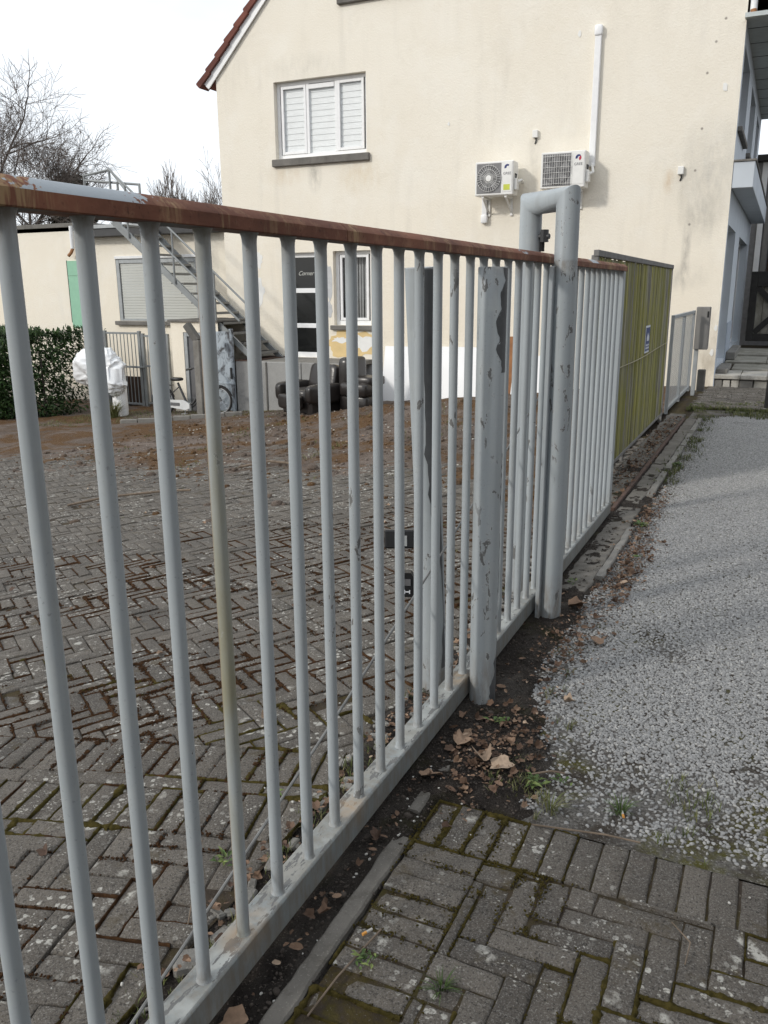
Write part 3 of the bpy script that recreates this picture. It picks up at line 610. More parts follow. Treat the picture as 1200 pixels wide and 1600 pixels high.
# ================================================================ THE GATE
gate = thing('sliding_gate', 'long grey barred steel gate with rusty top rail, running between the posts', 'gate', (-1, 0, 0))
prof = [(-.03, 1.675), (.0285, 1.675), (.03, 1.677), (.03, 1.7005), (.028, 1.7035), (.012, 1.718), (.008, 1.7195), (-.008, 1.7195), (-.028, 1.7035), (-.03, 1.7005)]
for y0, y1 in ((-.9, 1.8855), (1.8885, 5.95)):
    b = MB(); ys = fr(y0, y1, .1); V = []; n = len(prof)
    for y in ys: V += [(-1+px, y, pz+.0012*fbm(y*1.5, px)) for px, pz in prof]
    F = [(i*n+k, i*n+(k+1) % n, (i+1)*n+(k+1) % n, (i+1)*n+k) for i in range(len(ys)-1) for k in range(n)]+[tuple(range(n)), tuple((len(ys)-1)*n+k for k in range(n-1, -1, -1))]
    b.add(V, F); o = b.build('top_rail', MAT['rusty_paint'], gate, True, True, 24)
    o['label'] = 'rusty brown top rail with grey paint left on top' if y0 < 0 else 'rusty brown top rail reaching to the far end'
b = MB(); b.cbox(-1.046, -.971, -.9, 5.9, .024, .109, .006); b.build('bottom_rail', MAT['rail_paint'], gate, True)
b = MB(); b.cbox(-1.03, -.97, 5.83, 5.895, .109, 1.675, .004); b.build('end_post', MAT['grey_paint'], gate)
bp = MB(); bp.lathe([(.0185, .104), (.0175, .110), (.0158, .114), (.0150, .120), (.0150, .5), (.0150, 1.0), (.0150, 1.655), (.0156, 1.664), (.0175, 1.671), (.0205, 1.676)], 18)
bar_me = bp.mesh('bar', smooth=True, ang=60, recalc=True); bar_me.materials.append(MAT['grey_paint'])
bar_me2 = bar_me.copy(); bar_me2.materials[0] = MAT['algae_paint']; bar_me3 = bar_me.copy(); bar_me3.materials[0] = MAT['grey_paint_worn']
R = random.Random(4)
for i in range(-13, 31):
    me = bar_me2 if i in (1,) else (bar_me3 if i in (5, 8, 10, 13, 17, 24, 27, 29) else bar_me)
    o = place('bar', me, gate, (-1, 1.2019+.15152*i, 0)); o.rotation_euler = (R.gauss(0, .0006), R.gauss(0, .0006), R.uniform(0, 6))
    if i == 1: o['label'] = 'bar streaked with yellow-green algae and rust'
b = MB(); b.tube([(-1.062, .75+3.55*t, .035+1.07*t-.035*4*t*(1-t)) for t in [k/24 for k in range(25)]], .0042, 7); b.build('tension_rod', MAT['rod_steel'], gate, True)

# bollards either side of the gate
fb = thing('steel_bollard', 'thick grey pipe bollard in front of the gate with peeling paint at its foot', 'bollard', (-.921, 2.88, 0))
b = MB(); b.lathe([(.0505, -.08), (.0505, .4), (.0507, .9), (.0505, 1.634), (.049, 1.637), (.044, 1.637), (.044, 1.5), (.001, 1.49)], 36, (-.921, 2.88)); b.build('pipe', MAT['grey_paint_worn'], fb, True, ang=50)
ib = thing('steel_bollard', 'leaning grey pipe bollard behind the bars with peeling paint and added shade down its dark side', 'bollard', (-1.125, 2.885, -.02))
b = MB(); b.tube([(-1.125, 2.885, -.08), (-1.131, 2.86, .4), (-1.138, 2.83, .9), (-1.150, 2.775, 1.637)], .0525, 32); b.build('pipe', MAT['grey_paint_worn'], ib, True, ang=50)
def peel_shade(parent, axis, rad, z0, z1, a_in, a_out, seed, n=40):
    """thin ragged shell of bared undercoat (plus painted shade on the inner bollard) on a pipe between two bearing angles (degrees)"""
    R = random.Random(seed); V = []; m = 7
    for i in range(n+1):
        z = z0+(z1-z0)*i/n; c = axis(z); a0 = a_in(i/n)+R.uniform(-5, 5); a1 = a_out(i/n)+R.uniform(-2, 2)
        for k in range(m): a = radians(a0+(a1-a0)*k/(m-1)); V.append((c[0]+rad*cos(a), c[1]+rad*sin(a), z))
    b = MB(); b.add(V, [(i*m+k, i*m+k+1, (i+1)*m+k+1, (i+1)*m+k) for i in range(n) for k in range(m-1)]); return b.build('peeled_shaded_patch', MAT['peeled_shaded'], parent, True, False, 180)
def iax(z): t = (z+.08)/1.717; return (-1.125-.025*t, 2.885-.11*t)
peel_shade(ib, iax, .0533, .12, 1.63, lambda t: -25-42*max(0, min(1, (t-.30)/.08))*(.4+.6*max(0, min(1, (t-.55)/.05)))+20*sin(t*9)*(t < .6), lambda t: 40, 3)  # right side darkened by the shell: bared undercoat together with painted shade
fax = lambda z: (-.921, 2.88)
peel_shade(fb, fax, .0513, 1.28, 1.633, lambda t: -22-28*sin(pi*min(1, t*1.15))+8*sin(t*23), lambda t: 40, 4, 26); peel_shade(fb, fax, .0513, .0, .27, lambda t: -52+70*t+9*sin(t*17), lambda t: 40, 5, 20)
peel_shade(fb, fax, .0513, .80, .99, lambda t: 6+10*sin(t*31), lambda t: 36, 6, 20); peel_shade(fb, fax, .0513, .42, .68, lambda t: 12+9*sin(t*27), lambda t: 36, 7, 24)

# lamp and light barrier clamped to the inner bollard
lp = thing('flood_lamp', 'small black flood lamp fixed low behind the leaning bollard', 'lamp', (-1.3, 2.97, .55))
M = at((-1.315, 2.97, .595), rotz(radians(25)) @ Matrix.Rotation(radians(-12), 3, 'X'))
b = MB(); b.cbox(-.06, .06, -.035, .03, -.04, .035, .006, M); b.build('housing', MAT['black_plastic'], lp)
b = MB(); b.box(-.012, .03, -.0385, -.0355, -.03, .012, M); b.build('lens', MAT['curtain'], lp)
b = MB(); b.tube([M @ Vector((.055, .0, .0)), M @ Vector((.12, -.03, .01)), Vector((-1.175, 2.885, .60))], .008, 6); b.build('bracket', MAT['steel_dark'], lp)
ph = thing('light_barrier', 'small black light barrier box below the flood lamp', 'sensor', (-1.26, 2.945, .37))
M = at((-1.268, 2.945, .42), rotz(radians(20)))
b = MB(); b.prism([(-.026, -.055), (.026, -.055), (.026, .03), (.014, .048), (-.014, .048), (-.026, .03)], -.022, .022, 'y', M); b.build('housing', MAT['black_plastic'], ph)
b = MB(); b.box(-.014, .014, -.026, -.0222, -.005, .022, M); b.build('lens', MAT['ac_core'], ph)
b = MB()
for q in ((-.012, -.008, -.040, -.024), (.008, .012, -.040, -.024), (-.008, .008, -.034, -.030)): b.box(q[0], q[1], -.0245, -.0222, q[2], q[3], M)
b.build('mark', MAT['sign_white'], ph); b = MB(); b.tube([M @ Vector((.02, .01, 0)), Vector((-1.165, 2.895, .43))], .008, 6); b.build('bracket', MAT['steel_dark'], ph)

# guide frame: one bent pipe straddling the gate
gf = thing('guide_frame', 'grey pipe arch straddling the gate, paint cracked at its corners', 'post', (-.90, 3.87, 0))
b = MB(); b.tube([(-.897, 3.865, -.08), (-.897, 3.865, 1.0), (-.900, 3.86, 1.944), (-1.118, 4.055, 1.947), (-1.120, 4.06, 1.0), (-1.120, 4.06, -.10)], .0515, 32); b.build('pipe_arch', MAT['grey_paint_worn'], gf, True, ang=35)
b = MB(); b.cbox(-.955, -.935, 3.79, 3.855, .0, 1.66, .003); b.build('guide_bar', MAT['grey_paint'], gf)
b = MB(); b.cbox(-.962, -.95, 4.10, 4.30, 1.60, 1.775, .003); b.cbox(-.95, -.90, 3.88, 4.12, 1.62, 1.64, .003); b.build('stop_plate', MAT['steel_dark'], gf)
b = MB(); b.tube([(-1.068, 4.06, 1.735), (-1.068, 4.06, 1.80)], .018, 14); b.build('guide_roller', MAT['rubber'], gf, True)
b = MB(); b.tube([(-1.07, 4.04, 1.80), (-1.02, 4.03, 1.80)], .012, 10); b.tube([(-1.045, 4.035, 1.775), (-1.045, 4.035, 1.83)], .02, 6); b.build('bolt', MAT['steel_dark'], gf, True)

# slatted screen beyond the gate
XS = -1.262
sc = thing('slat_screen', 'tall weathered slat screen green with moss beyond the gate end', 'fence', (XS, 6.4, 0))
R = random.Random(8); var = []
for k in range(6):
    b = MB(); n_ = 6; V = []; ww = .027+.006*R.random()
    b.cbox(-.008, .008, -ww/2, ww/2, 0, 1, .002); me = b.mesh('slat'); me.materials.append(MAT['mossy_slat']); var.append(me)
y = 6.42; k = 0
while y < 10.86:
    me = R.choice(var); o = place('slat', me, sc, (XS+R.gauss(0, .002), y, .055+R.uniform(-.006, .006))); o.scale = (1, 1, 1.735+R.uniform(-.008, .006)); o.rotation_euler = (R.gauss(0, .0025), 0, R.gauss(0, .08))
    y += .0405
b = MB(); b.cbox(XS-.018, XS+.020, 6.35, 10.93, 1.792, 1.836, .003); b.build('top_rail', MAT['grey_slat'], sc)
b = MB(); b.cbox(XS-.030, XS-.008, 6.35, 10.93, .10, .15, .003); b.build('back_rail', MAT['grey_slat'], sc); b = MB(); b.cbox(XS+.009, XS+.018, 6.35, 10.93, .045, .075, .002); b.build('bottom_rail', MAT['grey_slat'], sc)
for yy in (6.38, 8.05, 10.9): b = MB(); b.cbox(XS-.035, XS+.014, yy-.022, yy+.022, -.05, 1.80, .003); b.build('post', MAT['grey_slat'], sc)
b = MB(); b.tube([(XS+.018, 6.4+4.48*t, .905+.03*t+.025*sin(t*9)*t*(1-t)-.02*4*t*(1-t)) for t in [q/20 for q in range(21)]], .0045, 6); tag(b.build('wire', MAT['wire_dirty'], sc, True))
sg = thing('warning_sign', 'small blue sign with white border on the mossy slat screen', 'sign', (XS+.02, 9.12, .93))
b = MB(); b.box(XS+.016, XS+.020, 8.975, 9.275, .925, 1.20); b.build('plate', MAT['sign_white'], sg)
b = MB(); b.box(XS+.0202, XS+.0222, 8.995, 9.255, .945, 1.18); b.build('panel', MAT['sign_blue'], sg)
b = MB(); b.prism([(9.06, 1.045), (9.19, 1.045), (9.205, 1.075), (9.18, 1.10), (9.16, 1.125), (9.15, 1.105), (9.12, 1.105), (9.10, 1.13), (9.085, 1.10), (9.05, 1.08)], XS+.0224, XS+.0236, 'x'); b.build('pictogram', MAT['sign_white'], sg)
b = MB()
for zz, nn in ((.995, 9), (.965, 11)):
    q = 9.01
    for i in range(nn): q2 = q+.230/nn*.72; b.box(XS+.0224, XS+.0232, q, q2, zz, zz+.018); q += .230/nn
b.build('lettering', MAT['sign_white'], sg)

# wire mesh gate and letter box before the house
mg = thing('mesh_gate', 'low grey wire mesh gate between the slat screen and the house', 'gate', (-1.21, 11, 0))
M0 = (-1.215, 11.02, 13.72)
b = MB()
for yy in (11.02, 12.35, 13.70): b.cbox(-1.235, -1.195, yy-.02, yy+.02, .04, 1.25, .003)
b.cbox(-1.234, -1.196, 11.04, 13.68, 1.205, 1.248, .003); b.cbox(-1.234, -1.196, 11.04, 13.68, .08, .12, .003); b.build('frame', MAT['galv'], mg)
b = MB()
for i in range(52): yy = 11.06+i*.05; b.box(-1.2165, -1.2135, yy, yy+.003, .12, 1.205)
for i in range(44): zz = .13+i*.0245; b.box(-1.2135, -1.2105, 11.04, 13.68, zz, zz+.0045)
b.build('wire_mesh', MAT['mesh_wire'], mg)
lb = thing('letter_box', 'weathered grey letter box on a post at the house corner', 'letter box', (-1.09, 13.95, 0))
b = MB(); b.cbox(-1.20, -1.0, 13.86, 14.02, .66, 1.295, .008); b.build('box', MAT['grey_slat'], lb)
b = MB(); b.box(-1.04, -1.015, 13.857, 13.8598, 1.14, 1.23); b.build('slot', MAT['interior'], lb)
b = MB(); b.cbox(-1.19, -1.13, 13.90, 13.96, -.05, .66, .004); b.build('post', MAT['galv'], lb)
st = thing('stub_post', 'short dark concrete stub standing below the letter box', 'post', (-1.07, 14.1, 0)); b = MB(); b.cbox(-1.125, -1.01, 14.05, 14.17, -.05, .34, .01); b.build('stub', MAT['concrete_dark'], st)
rp = thing('dark_post', 'short dark wooden post at the right edge before the steps', 'post', (-.06, 12.3, 0)); b = MB(); b.lathe([(.055, -.1), (.052, .36), (.04, .39)], 12, (-.055, 12.3)); b.build('post', MAT['dark_wood'], rp, True)
# ================================================================ HOUSE
FY = 14.8; HX0, HX1, HY1 = -10.41, -.93, 23.2; EV = 5.63; RX = -5.425; RZ = EV+(RX-HX0); EVR = 6.10
house = thing('house', 'cream rendered gabled house with red roof tiles and two air conditioners', 'house', (HX0, FY, 0))
HOLES = [(-9.12, -7.19, 4.0, 5.35), (-9.0, -8.10, .28, 2.29), (-7.93, -7.13, .92, 2.30), (-7.66, -6.1, 6.58, 7.8)]
def wall_holes(b, axis_pts, outline, holes, plane, axis, depth):
    """cells of a grid minus holes, clipped by convex outline; adds reveals. plane coordinate; axis 'y' (XZ wall) or 'x' (YZ wall)"""
    us = sorted({p[0] for p in outline} | {h[0] for h in holes} | {h[1] for h in holes}); vs_ = sorted({p[1] for p in outline} | {h[2] for h in holes} | {h[3] for h in holes})
    mk = (lambda u, v, d=0: (u, plane+d, v)) if axis == 'y' else (lambda u, v, d=0: (plane+d, u, v))
    ln = [(outline[i], outline[(i+1) % len(outline)]) for i in range(len(outline))]
    for i in range(len(us)-1):
        for j in range(len(vs_)-1):
            cu, cv = (us[i]+us[i+1])/2, (vs_[j]+vs_[j+1])/2
            if any(h[0] < cu < h[1] and h[2] < cv < h[3] for h in holes): continue
            p = rect(us[i], us[i+1], vs_[j], vs_[j+1])
            for a, c in ln:
                nx, ny = c[1]-a[1], -(c[0]-a[0])
                p = clip(p, nx, ny, nx*a[0]+ny*a[1]) if len(p) > 2 else p
            if len(p) > 2: b.add([mk(*q) for q in p], [tuple(range(len(p)))])
    for h in holes:
        c = [(h[0], h[2]), (h[1], h[2]), (h[1], h[3]), (h[0], h[3])]
        for k in range(4): a, d = c[k], c[(k+1) % 4]; b.add([mk(*a), mk(*d), mk(*d, depth), mk(*a, depth)], [(0, 1, 2, 3)])
b = MB(); wall_holes(b, None, [(HX0, -1.2), (HX1, -1.2), (HX1, EVR), (RX, RZ), (HX0, EV)], HOLES, FY, 'y', .16)
b.add([(HX0, FY, -1.2), (HX0, HY1, -1.2), (HX0, HY1, EV), (HX0, FY, EV)], [(0, 1, 2, 3)]); b.add([(HX0, HY1, -1.2), (HX1, HY1, -1.2), (HX1, HY1, EVR), (RX, HY1, RZ), (HX0, HY1, EV)], [(0, 1, 2, 3, 4)])
wall = b.build('wall', MAT['stucco'], house, recalc=False)
b = MB(); SH = [(15.05, 16.9, 3.98, 5.12), (18.0, 19.9, 3.98, 5.12), (21.0, 22.4, 3.98, 5.12), (14.98, 17.1, .30, 2.54), (18.55, 22.3, .34, 2.54)]
wall_holes(b, None, [(FY, -1), (HY1, -1), (HY1, 5.4), (FY, 5.4)], SH, HX1, 'x', -.22); b.build('street_wall', MAT['bluegrey_wall'], house, recalc=False)
b = MB(); b.box(HX1, HX1+.012, 17.12, 18.53, -.1, .95); b.build('painted_base', MAT['bluegrey_low'], house); b = MB(); b.box(HX1, HX1+.012, FY+.002, 14.96, -.1, .62); b.build('painted_base', MAT['bluegrey_low'], house)
for i, h in enumerate(SH):
    b = MB(); X = HX1-.2
    for y0, y1, z0, z1 in ((h[0], h[0]+.07, h[2], h[3]), (h[1]-.07, h[1], h[2], h[3]), (h[0]+.07, h[1]-.07, h[3]-.07, h[3]), (h[0]+.07, h[1]-.07, h[2], h[2]+.07)): b.box(X, X+.06, y0, y1, z0, z1)
    nm = 'window' if i < 3 else 'door'; f_ = b.build(nm, MAT['white_pvc'], house); b = MB(); b.box(X+.02, X+.03, h[0]+.07, h[1]-.07, h[2]+.07, h[3]-.07); b.build('pane', MAT['glass_dark'], f_)
    if i < 3: b = MB(); b.cbox(HX1-.1, HX1+.07, h[0]-.05, h[1]+.05, h[2]-.07, h[2]-.002, .006); b.build('sill', MAT['sill_stone'], f_)
b = MB(); b.box(HX1-.02, HX1+.62, FY-.12, HY1, 5.40, 5.46); b.build('soffit', MAT['soffit'], house)
R = random.Random(2)
for k in range(9): b = MB(); b.box(HX1, HX1+.62, FY+.5+k*.9, FY+.512+k*.9, 5.394, 5.3995); b.build('soffit_joint', MAT['steel_dark'], house)
b = MB(); b.tube([(HX1+.08, FY+.02, 6.6), (HX1+.08, FY+.02, 5.44)], .05, 12); dp = b.build('downpipe', MAT['white_pvc'], house, True); b = MB(); b.tube([(HX1+.08, FY-.005, 5.52), (HX1+.09, FY-.01, 5.42)], .045, 12); b.build('terracotta_stub', MAT['brown_wood'], dp, True)
# balcony
b = MB(); b.cbox(HX1+.003, -.62, FY+.01, 23, 3.06, 3.44, .008); bal = b.build('balcony', MAT['bluegrey_wall'], house); b = MB(); b.cbox(HX1+.004, -.60, FY-.01, 23, 3.44, 3.47, .004); b.build('balcony_cap', MAT['sill_stone'], bal)
# roof: slabs, white barge boards and verge tiles
cs = cos(pi/4)
for sx in (1, -1):
    def RP(s_, n_): # along slope from eave, normal offset
        x = (HX0-.25 if sx == 1 else HX1+.65)+sx*s_*cs; zz = EV-.25+s_*cs if sx == 1 else 5.42+s_*cs
        return (x-sx*n_*cs, zz+n_*cs)
    ln = (RX-(HX0-.25))/cs if sx == 1 else ((HX1+.65)-RX)/cs
    b = MB(); p = [RP(0, .06), RP(ln, .06), RP(ln, .14), RP(0, .14)]; b.prism(p, FY-.04, HY1+.2, 'y'); b.build('roof', MAT['tile'], house)
    if sx == 1:
        b = MB(); b.prism([RP(.06, -.085), RP(ln, -.085), RP(ln, .055), RP(.06, .055)], FY-.055, FY-.03, 'y'); bb = b.build('barge_board', MAT['white_pvc'], house)
        k = 0; s_ = -.05
        while s_ < ln:
            b = MB(); o_ = .02*(R.random()-.5)
            b.prism([RP(s_, .055), RP(s_+.36, .035), RP(s_+.36, .125), RP(s_+.02, .165), RP(s_, .15)], FY-.115+o_*.3, FY+.19, 'y'); b.build('verge_tile', MAT['tile'], house); s_ += .325
# windows of the gable wall
def window(x0, x1, z0, z1, lights, name='window', depth=.11, blind=True, fw=.065):
    Y = FY+depth; b = MB()
    for a, c, d, e in ((x0, x0+fw, z0, z1), (x1-fw, x1, z0, z1), (x0+fw, x1-fw, z1-fw, z1), (x0+fw, x1-fw, z0, z0+fw*1.3)): b.cbox(a, c, Y, Y+.06, d, e, .004)
    wn = b.build(name, MAT['white_pvc'], house); n = lights; sp = (x1-x0-2*fw)/n
    for i in range(n):
        a = x0+fw+i*sp; c = a+sp
        if i: b = MB(); b.cbox(a-.028, a+.028, Y-.004, Y+.056, z0+fw*1.3, z1-fw, .004); b.build('mullion', MAT['white_pvc'], wn)
        side = (i != 1) if n == 3 else True
        m_ = .03; s0 = a+m_; s1 = c-m_; q0 = z0+fw*1.3+.005; q1 = z1-fw-.005
        if side:
            b = MB()
            for r_ in ((s0, s0+.05, q0, q1), (s1-.05, s1, q0, q1), (s0+.05, s1-.05, q1-.05, q1), (s0+.05, s1-.05, q0, q0+.05)): b.cbox(*r_[:2], Y-.012, Y+.03, *r_[2:], .004)
            b.build('sash', MAT['white_pvc'], wn); s0 += .05; s1 -= .05; q0 += .05; q1 -= .05
        elif n == 3:
            b = MB(); b.cbox(s0, s1, Y-.014, Y+.03, q1-.09, q1-.01, .006); b.build('vent_bar', MAT['white_pvc'], wn); q1 -= .09
        b = MB(); b.add([(s0, Y+.015, q0), (s1, Y+.015, q0), (s1, Y+.015, q1), (s0, Y+.015, q1)], [(0, 1, 2, 3)]); b.build('pane', MAT['pane_clear'], wn, recalc=False)
        if blind:
            k = 0; zz = q0
            while zz < q1: 
                t_ = min(zz+.105, q1); b = MB(); b.add([(s0-.02, Y+.040, zz), (s1+.02, Y+.040, zz), (s1+.02, Y+.047, t_-.003), (s0-.02, Y+.047, t_-.003), (s0-.02, Y+.050, t_-.003), (s1+.02, Y+.050, t_-.003), (s1+.02, Y+.043, zz), (s0-.02, Y+.043, zz)], [(0, 1, 2, 3), (2, 1, 6, 5), (3, 2, 5, 4), (4, 5, 6, 7), (0, 3, 4, 7), (1, 0, 7, 6)]); b.build('blind_slat', MAT['blind'], wn); zz += .105
    b = MB(); b.box(x0, x1, Y+.25, Y+.26, z0, z1); b.build('room', MAT['blind'] if blind else MAT['interior'], wn)
    return wn
w1 = window(-9.12, -7.19, 4.0, 5.35, 3)
b = MB(); b.cbox(-9.18, -7.12, FY-.07, FY+.12, 3.865, 3.997, .012); b.build('sill', MAT['sill_stone'], w1)
w2 = window(-7.66, -6.1, 6.58, 7.8, 2); b = MB(); b.cbox(-7.72, -6.04, FY-.07, FY+.12, 6.46, 6.577, .012); b.build('sill', MAT['sill_stone'], w2)
w3 = window(-7.93, -7.13, .92, 2.30, 1, blind=False); b = MB(); b.cbox(-7.99, -7.07, FY-.07, FY+.12, .83, .917, .01); b.build('sill', MAT['sill_stone'], w3)
b = MB()
for k in range(9): b.box(-7.70+k*.06, -7.66+k*.06, FY+.28+.01*(k % 2), FY+.30+.01*(k % 2), 1.0, 2.22)
b.build('curtain', MAT['curtain'], w3)
# glazed door
b = MB(); D0, D1, DZ0, DZ1, DY = -9.0, -8.10, .28, 2.29, FY+.09
for r_ in ((D0, D0+.07, DZ0, DZ1), (D1-.07, D1, DZ0, DZ1), (D0+.07, D1-.07, DZ1-.09, DZ1), (D0+.07, D1-.07, DZ0, DZ0+.10)): b.cbox(*r_[:2], DY, DY+.06, *r_[2:], .004)
dr = b.build('door', MAT['white_pvc'], house); zs = [DZ0+.10, .86, 1.56, DZ1-.09]
for zt in (.90, 1.575): b = MB(); b.cbox(D0+.07, D1-.07, DY-.003, DY+.05, zt-.045, zt+.045, .004); b.build('transom', MAT['white_pvc'], dr)
for a, c in ((DZ0+.10, .855), (.945, 1.53), (1.62, DZ1-.09)): b = MB(); b.box(D0+.07, D1-.07, DY+.02, DY+.028, a, c); b.build('pane', MAT['glass_dark'], dr)
b = MB(); b.cbox(D0+.02, D0+.06, DY-.05, DY-.003, 1.50, 1.64, .004); b.build('handle', MAT['white_pvc'], dr)
text_mesh('lettering', 'Corner', .115, Matrix.Translation((-8.60, DY+.018, 1.90)) @ WALLTXT, MAT['shutter'], dr, shear=.4)
# filler patches on the render
def patch(cx, cz, rx, rz, mat, seed, n=22, par=house, Y=FY, j=.22):
    R = random.Random(seed); p = []
    for i in range(n): t = 2*pi*i/n; k = 1+R.uniform(-j, j); p.append((cx+rx*k*cos(t), cz+rz*k*sin(t)))
    b = MB(); b.prism(p, Y-.003-.0004*seed, Y-.0005, 'y'); return b.build('plaster_patch', MAT[mat], par)
patch(-9.62, 2.17, .10, .15, 'patch_white', 1); patch(-9.62, 1.55, .11, .26, 'patch_white', 2); patch(-8.02, 1.72, .07, .33, 'patch_grey', 3, j=.1); patch(-8.02, 1.22, .06, .14, 'patch_grey', 4)
patch(-7.57, .55, .54, .27, 'patch_yellow', 5, 30, j=.16); patch(-7.30, .60, .21, .15, 'patch_white', 6, 15, j=.4); patch(-7.80, .64, .19, .055, 'patch_white', 7, j=.35); patch(-7.5, .10, .55, .20, 'patch_grey', 8, j=.1)
for (x_, z_, l_) in ((-1.0, .56, .035), (-.97, .95, .03), (-2.0, 1.35, .03), (-5.6, 4.35, .02), (-3.4, 5.5, .03), (-1.15, 4.5, .04)): patch(x_, z_, l_, l_*1.5, 'patch_white', 9+int(l_*100), 9, j=.4)
# wall boxes, trunking
for (x_, z_, lb_) in ((-4.05, 4.07, 'small white junction box on the wall between the air conditioners'), (-1.69, 3.36, 'small white junction box near the right corner of the cream wall')):
    t = thing('junction_box', lb_, 'junction box', (x_, FY, z_)); b = MB(); b.cbox(x_-.045, x_+.045, FY-.06, FY, z_-.06, z_+.06, .008); b.build('box', MAT['ac_white'], t)
    b = MB(); b.tube([(x_+.01, FY-.03, z_-.06), (x_+.015, FY-.02, z_-.10), (x_-.005, FY-.006, z_-.15)], .012, 6); b.build('cable', MAT['steel_dark'], t, True)
t = thing('cable_trunking', 'tall white plastic trunking rising beside the right air conditioner', 'trunking', (-3.08, FY, 3.5))
b = MB(); b.cbox(-3.135, -3.035, FY-.07, FY, 3.50, 5.47, .008); b.build('channel', MAT['white_pvc'], t); b = MB(); b.pillow((-3.085, FY-.04, 5.50), (.13, .10, .16), .4); b.build('cap', MAT['white_pvc'], t, True)
t = thing('cable_trunking', 'short white trunking hanging below the left air conditioner', 'trunking', (-4.9, FY, 2.75))
b = MB(); b.cbox(-4.945, -4.855, FY-.07, FY, 2.78, 3.10, .008); b.build('channel', MAT['white_pvc'], t); b = MB(); b.pillow((-4.9, FY-.04, 2.76), (.12, .09, .15), .4); b.build('cap', MAT['white_pvc'], t, True)
# ---- air conditioners
def aircon(x0, z0, w_, h_, label, kind):
    Yf = FY-.42; Yb = FY-.12; t = thing('air_conditioner', label, 'air conditioner', (x0, FY, z0), 'air conditioners on the gable wall')
    b = MB(); b.cbox(x0, x0+w_, Yf, Yb, z0, z0+h_, .012); b.build('casing', MAT['ac_white'], t)
    gw = w_*.66; cx, cz, r = x0+.03+gw/2, z0+h_/2, min(gw, h_)*.47
    b = MB(); b.cbox(x0+.03, x0+.03+gw-.01, Yf-.006, Yf+.002, z0+.035, z0+h_-.03, .003); b.build('fan_panel', MAT['ac_fan'] if kind == 0 else MAT['ac_fan'], t)
    Rx = Matrix.Rotation(pi/2, 4, 'X'); b = MB(); b.lathe([(.001, .0), (r, .0), (r, .012), (.001, .013)], 36, M=Matrix.Translation((cx, Yf-.006, cz)) @ Rx, caps=False); fan = b.build('fan', MAT['ac_core'], t, True)
    b = MB()
    for k in range(5):
        a = 2*pi*k/5; b.add([(cx+r*.22*cos(a), Yf-.020, cz+r*.22*sin(a)), (cx+r*.92*cos(a+.1), Yf-.022, cz+r*.92*sin(a+.1)), (cx+r*.92*cos(a+.75), Yf-.0195, cz+r*.92*sin(a+.75)), (cx+r*.22*cos(a+.6), Yf-.0195, cz+r*.22*sin(a+.6))], [(0, 1, 2, 3)])
    b.build('blades', MAT['ac_fan'], fan)
    b = MB()
    if kind == 0:
        for k in range(30): a = 2*pi*k/30; b.tube([(cx+.05*cos(a), Yf-.030, cz+.05*sin(a)), (cx+r*1.06*cos(a+.12), Yf-.026, cz+r*1.06*sin(a+.12))], .0026, 4)
        for rr in (.35, .68, 1.0): b.tube([(cx+r*rr*cos(2*pi*k/32), Yf-.029, cz+r*rr*sin(2*pi*k/32)) for k in range(32)], .0028, 4, closed=True)
        b.lathe([(.001, 0), (.052, 0), (.046, .012), (.001, .014)], 20, M=Matrix.Translation((cx, Yf-.026, cz)) @ Rx, caps=False)
    else:
        for k in range(13): q = -1.03+2.06*k/12; b.box(cx+q*gw*.47-.002, cx+q*gw*.47+.002, Yf-.028, Yf-.024, z0+.05, z0+h_-.045)
        for k in range(6): zz = z0+.07+(h_-.14)*k/5; b.box(cx-gw*.47, cx+gw*.47, Yf-.033, Yf-.0285, zz-.002, zz+.002)
    b.build('grille', MAT['ac_white'], t)
    px0, px1 = x0+.03+gw+.015, x0+w_-.02; pc = (px0+px1)/2
    b = MB(); b.cbox(px0, px1, Yf-.005, Yf+.002, z0+.05, z0+h_-.03, .003); b.build('side_panel', MAT['ac_white'], t)
    lz = z0+h_*.80; b = MB()
    for a0, a1 in ((50, 200),):
        for k in range(10):
            u, v = radians(a0+(a1-a0)*k/10), radians(a0+(a1-a0)*(k+1)/10); b.add([(pc+.05*cos(u), Yf-.0065, lz+.05*sin(u)), (pc+.05*cos(v), Yf-.0065, lz+.05*sin(v)), (pc+.022*cos(v)+.008, Yf-.0065, lz+.022*sin(v)), (pc+.022*cos(u)+.008, Yf-.0065, lz+.022*sin(u))], [(0, 1, 2, 3)])
    em = b.build('emblem', MAT['logo_blue'], t, recalc=False)
    b = MB()
    for k in range(10): u, v = radians(-70+115*k/10), radians(-70+115*(k+1)/10); b.add([(pc+.046*cos(u), Yf-.0066, lz+.046*sin(u)), (pc+.046*cos(v), Yf-.0066, lz+.046*sin(v)), (pc+.006*cos(v), Yf-.0066, lz-.004+.006*sin(v)), (pc+.006*cos(u), Yf-.0066, lz-.004+.006*sin(u))], [(0, 1, 2, 3)])
    if kind: b.build('emblem_red', MAT['logo_red'], em, recalc=False)
    text_mesh('lettering', 'GREE', .058, Matrix.Translation((pc, Yf-.0068, lz-.095)) @ WALLTXT, MAT['logo_grey'], t)
    if kind == 0: b = MB(); b.box(px0+.02, px1-.03, Yf-.0072, Yf-.0055, z0+.075, z0+.165); b.build('label', MAT['label_yellow'], t)
    b = MB(); b.cbox(x0+w_+.001, x0+w_+.05, Yf+.06, Yf+.2, z0+.08, z0+.26, .008); b.build('valve_cover', MAT['ac_white'], t)
    b = MB(); b.tube([(x0+w_-.002, Yf+.12, z0+h_*.62), (x0+w_+.02, Yf+.12, z0+h_*.60), (x0+w_+.015, Yf+.12, z0+h_*.5)], .014, 8); b.build('handle', MAT['ac_dark'], t, True)
